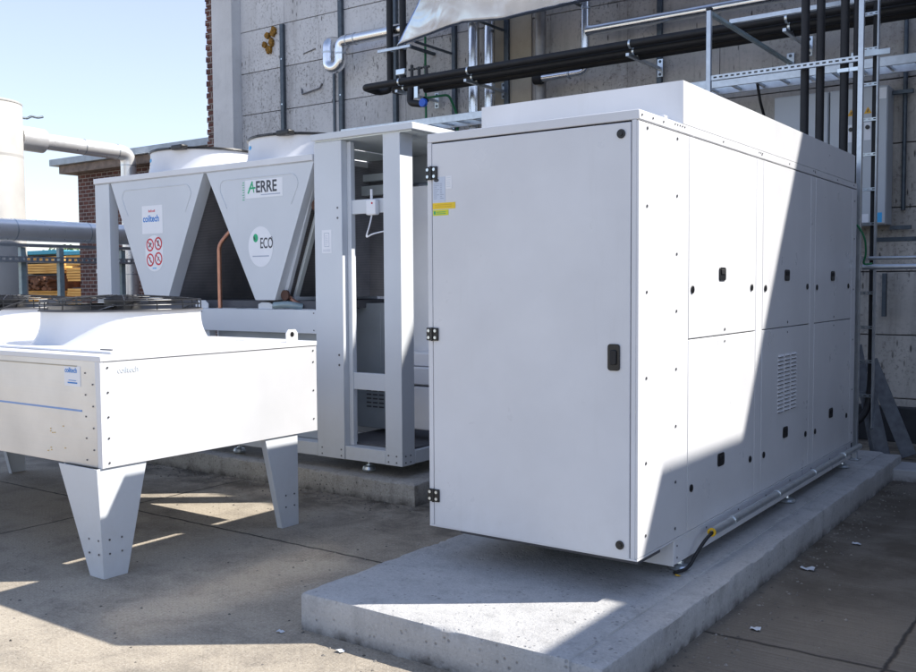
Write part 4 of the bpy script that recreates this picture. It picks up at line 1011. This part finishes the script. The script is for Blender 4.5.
bg = empty('clad_pipe', (BX, 9.5, 2.5), 'thick silver clad pipe crossing level in front of the tank', 'pipe')
tb('pipe', M['matclad'], bg, [(BX, -8, bz), (BX, 11.1 * K2, bz)], .175 * K2, 0, 32)
joints(bg, [((BX, y * K2, bz), (0, 1, 0)) for y in (6.5, 8.3, 9.6, 10.6)], .175 * K2)
rr = empty('pipe_support', (BX, 10.5, 0), 'painted steel trestle under the thick level pipe', 'rack')
rz = q(0, 0, 2.31, K2)[2]
for x, y in ((BX + .05, 9.08 * K2), (BX - .02, 8.45 * K2), (BX - .02, 10.3 * K2)):
    bx('post', M['frame'], rr, x - .05, x + .05, y - .05, y + .05, 0, rz - .01, .004)
bx('bearer', G, rr, BX - .10, BX + .10, 7.0, 13.1, rz, rz + .055, .003)
t_ = MB(); yy = 4.6; r0 = q(0, 0, 2.06, K2)[2]; xr = BX + .18
t_.box(xr, xr + .005, 4.6, 13.1, r0, r0 + .033); t_.box(xr, xr + .005, 4.6, 13.1, r0 + .076, r0 + .105)
while yy < 13.0: t_.box(xr, xr + .005, yy, yy + .06, r0 + .033, r0 + .076); yy += .12
t_.box(xr - .42, xr - .0005, 4.6, 13.1, r0, r0 + .003)
build(t_, 'perforated_tray', G, rr)
bb = empty('brick_building', (-19, 16, 0), 'low dark red brick building with flat zinc edged roof', 'building')
by = 12.0 * K1
bx('wall', M['brick'], bb, -18.50 * K1, -12.95, by, 20, 0, q(0, 0, 4.06)[2], 0)
bx('soffit', simple('soffit_board', (.22, .17, .14), .8, 0, .35, 6), bb, -18.80 * K1, -12.95, by - .3, 20.2, q(0, 0, 4.062)[2], q(0, 0, 4.23)[2], .01)
bx('roof_edge', M['roofing'], bb, -19.0 * K1, -12.95, by - .42, 20.3, q(0, 0, 4.232)[2], q(0, 0, 4.37)[2], .01)
bx('wall_box', M['galvdark'], bb, -13.15, -12.96, 11.5, 11.64, 4.15, 4.45, .01)
bx('pale_outlet', M['paper'], bb, -17.9 * K1, -17.82 * K1, by - .02, by - .003, q(0, 0, 1.95)[2], q(0, 0, 2.03)[2], 0)
# lumber yard
def stack(x0, x1, lab, spec):
    o = empty('timber_stack', ((x0 + x1) / 2, 31, 0), lab, 'timber stack', 'timber stacks far behind')
    for z0, z1, kind in spec:
        mb = MB()
        if kind == 'logs':
            for k in range(90):
                x = random.uniform(x0 + .2, x1 - .2); z = random.uniform(z0 + .1, z1 - .1); r = random.uniform(.1, .2)
                mb.disc((x, 30.0 + random.uniform(-.15, .15), z), (random.uniform(-.4, .4), -1, random.uniform(-.3, .3)), r, .5, 8, r * .6)
            mb.box(x0 + .1, x1 - .1, 30.3, 33, z0, z1); build(mb, 'log_pile', M['logs'], o)
        elif kind == 'wrap': mb.box(x0, x1, 29.9, 33, z0, z1); build(mb, 'wrapped_pack', M['tarblue'], o, .03)
        else:
            z = z0
            while z < z1 - .05:
                mb.box(x0 + random.uniform(0, .06), x1 - random.uniform(0, .06), 30 + random.uniform(0, .08), 33, z, z + .115); z += .14
            build(mb, 'board_pack', M['timber'], o, smooth=0)
        if kind != 'wrap': bx('bearer', M['gap'], o, x0 + .3, x1 - .3, 30.2, 33, z1 - .02, z1 + .05, 0)
stack(-54.5, -48.3, 'left timber stack with a dark log layer beyond the tank', [(.0, .9, 'b'), (.95, 1.45, 'b'), (1.5, 2.35, 'logs'), (2.45, 3.05, 'b'), (3.12, 3.45, 'b'), (3.5, 3.72, 'wrap')])
stack(-47.6, -43.5, 'right timber stack of pale boards beside the brick building', [(.0, 1.1, 'b'), (1.2, 1.6, 'b'), (2.0, 2.75, 'b'), (2.85, 3.35, 'b'), (3.4, 3.62, 'wrap')])
def tree(x, y, h, lab, seed):
    rnd = random.Random(seed)
    o = empty('tree', (x, y, 0), lab, 'tree', 'trees beyond the timber yard')
    mb = MB(); mb.tube([(x, y, 0), (x + .1, y, h * .4), (x, y + .1, h * .8)], [.22, .16, .06], 8)
    for k in range(5):
        a = rnd.uniform(0, 6.28); mb.tube([(x, y, h * .45), (x + math.cos(a) * h * .2, y + math.sin(a) * h * .2, h * .7)], [.08, .03], 6)
    build(mb, 'trunk', M['bark'], o)
    mb = MB()
    for k in range(1500):
        v = Vector((rnd.gauss(0, 1), rnd.gauss(0, 1), rnd.gauss(0, 1))).normalized() * rnd.random() ** .4
        p = Vector((x + v.x * h * .42, y + v.y * h * .42, h * .68 + v.z * h * .34))
        if noise.noise(p * .8) < -.12: continue
        n = Vector((rnd.uniform(-1, 1), rnd.uniform(-1, 1), rnd.uniform(-1, 1))).normalized(); u = n.orthogonal().normalized() * .16; w2 = n.cross(u)
        mb._faces([p - u, p + w2, p + u, p - w2], [(0, 1, 2, 3)])
    build(mb, 'crown', M['leaf'], o, smooth=0, recalc=False)
for i, (x, y, h) in enumerate(((-98, 55, 6.0), (-92, 57, 5.4), (-86, 54, 5.8), (-104, 58, 5.5))):
    tree(x, y, h, ['tallest green tree beyond the timber yard', 'lower loose tree between two others beyond the timber', 'round tree beyond the right timber stack', 'leftmost tree beyond the timber yard'][i], i)

# ------------------------------------------------------------------ unseen blocks added to the right, shaped to cast the yard's stepped shadow
nb = empty('shadow_caster', (6, 6, 0), 'unseen stepped block to the right, added to shade the yard', 'building')
bx('upper_caster_block', M['darkcaster'], nb, 2.5, 9, 7.54, 10.7, 0, 6.255, .01)
bx('lower_caster_block', M['darkcaster'], nb, 2.5, 9, 4.6, 7.535, 0, 5.74, .01)

# ------------------------------------------------------------------ litter
def scrap(x, y, z, s, lab, m='litter', seed=0):
    rnd = random.Random(seed); mb = MB(); n = 6; g_ = []
    for j in range(3):
        g_.append([mb.bm.verts.new((x + (i - 2) * s / 4 + rnd.uniform(-.2, .2) * s / 3, y + (j - 1) * s / 3 + rnd.uniform(-.2, .2) * s / 3, z + .004 + rnd.random() * s * .22)) for i in range(5)])
    for j in range(2):
        for i in range(4): mb.bm.faces.new((g_[j][i], g_[j][i + 1], g_[j + 1][i + 1], g_[j + 1][i]))
    tag(build(mb, 'litter_scrap', M[m], None, smooth=0, recalc=False), lab, 'litter', 'scraps lying on the ground')
scrap(-1.519, 5.587, 0, .075, 'largest torn scrap on dark ground right of the plinth', seed=1)
scrap(-1.456, 4.463, 0, .05, 'small pale scrap on dark ground nearest the camera', seed=2)
scrap(-3.30, 3.15, 0, .035, 'pale scrap at the plinth near left corner', seed=4)
scrap(-2.90, 3.13, 0, .04, 'pale scrap against the plinth front edge', seed=5)
scrap(-1.42, 6.3, 0, .05, 'pale scrap between the largest scrap and dark corner', seed=6)
scrap(-1.86, 4.5, .18, .025, 'ochre crumb on the plinth beside the levelling foot', 'brass', seed=7)
# grit gathered along the plinths
def pebbles(name, pts_fn, n, lab, seed):
    rnd = random.Random(seed); mb = MB()
    for k in range(n):
        x, y = pts_fn(rnd); r = rnd.uniform(.003, .011)
        vs = [(x + r * math.cos(a) * rnd.uniform(.7, 1.2), y + r * math.sin(a) * rnd.uniform(.7, 1.2), .001) for a in [R(72 * i) for i in range(5)]] + [(x, y, r * rnd.uniform(.5, 1.0))]
        mb._faces(vs, [(i, (i + 1) % 5, 5) for i in range(5)])
    o = build(mb, name, M['slab'], None, smooth=0); tag(o, lab, 'grit', kind='stuff')
pebbles('grit', lambda r: ((r.uniform(-9, -4.3), 5.53 - abs(r.gauss(0, .14)))
                          if r.random() < .45 else ((-1.62 + abs(r.gauss(0, .12)), r.uniform(3.3, 8.8)) if r.random() < .5 else (r.uniform(-6.5, -1.0), r.uniform(2.2, 5.4)))), 1500, 'loose grit and crumbs scattered over the yard concrete', 5)

# ------------------------------------------------------------------ light, sky, camera
S = Vector((.5654, .4184, .7108)).normalized()
sun = bpy.data.lights.new('sun', 'SUN'); sun.energy = 8.5; sun.angle = R(.4); sun.color = (1, .955, .885)
so_ = bpy.data.objects.new('sun', sun); COL.objects.link(so_); so_.location = (5, 5, 20); so_.rotation_euler = S.to_track_quat('Z', 'Y').to_euler()
w = bpy.data.worlds.new('World'); sc.world = w; w.use_nodes = True; nt = w.node_tree
bgn = nt.nodes['Background']; sky = nt.nodes.new('ShaderNodeTexSky'); sky.sky_type = 'NISHITA'; sky.sun_disc = False
sky.sun_elevation = math.asin(S.z); sky.sun_rotation = math.atan2(S.x, S.y); sky.altitude = 50; sky.air_density = 1.2; sky.dust_density = .5; sky.ozone_density = 3.5
# thin summer haze over the clear sky: whiter towards the horizon
tcw = nt.nodes.new('ShaderNodeTexCoord'); sx_ = nt.nodes.new('ShaderNodeSeparateXYZ'); nt.links.new(tcw.outputs['Generated'], sx_.inputs[0])
hz = ramp(nt, sx_.outputs[2], [(0., (4.5, 4.6, 5.2)), (.10, (4.0, 4.1, 5.1)), (.32, (3.1, 3.1, 4.7)), (.6, (1.4, 1.65, 2.5)), (1., (1.2, 1.4, 2.2))])
cl = noise_tex(nt, tcw.outputs['Generated'], 3.0, 6, .55, .6)
hz = mix(nt, hz, (3.6, 3.75, 3.9), ramp(nt, cl, [(.45, 0.), (.75, .35)]))
add = mix(nt, sky.outputs[0], hz, 1.0, 'ADD')
nt.links.new(add, bgn.inputs[0]); bgn.inputs[1].default_value = .125

cam_d = bpy.data.cameras.new('camera'); cam_d.sensor_width = 36; cam_d.lens = 36 * 955.5 / 916; cam_d.clip_end = 2000; cam_d.clip_start = .05
cam_o = bpy.data.objects.new('camera', cam_d); COL.objects.link(cam_o)
yaw, pitch, roll = R(35.53), R(3.03), R(-.33)
fwd = Vector((-math.sin(yaw) * math.cos(pitch), math.cos(yaw) * math.cos(pitch), -math.sin(pitch)))
right = Vector((math.cos(yaw), math.sin(yaw), 0)); upv = right.cross(fwd)
r2 = right * math.cos(roll) + upv * math.sin(roll); u2 = r2.cross(fwd)
mt = Matrix((r2, u2, -fwd)).transposed().to_4x4(); mt.translation = Vector((0, 0, 1.65)); cam_o.matrix_world = mt
sc.camera = cam_o
sc.view_settings.view_transform = 'Standard'; sc.view_settings.look = 'None'; sc.view_settings.exposure = 0; sc.view_settings.gamma = 1
sc.cycles.use_denoising = True; sc.cycles.max_bounces = 8; sc.cycles.caustics_reflective = True; sc.cycles.blur_glossy = .2; sc.cycles.sample_clamp_indirect = 40
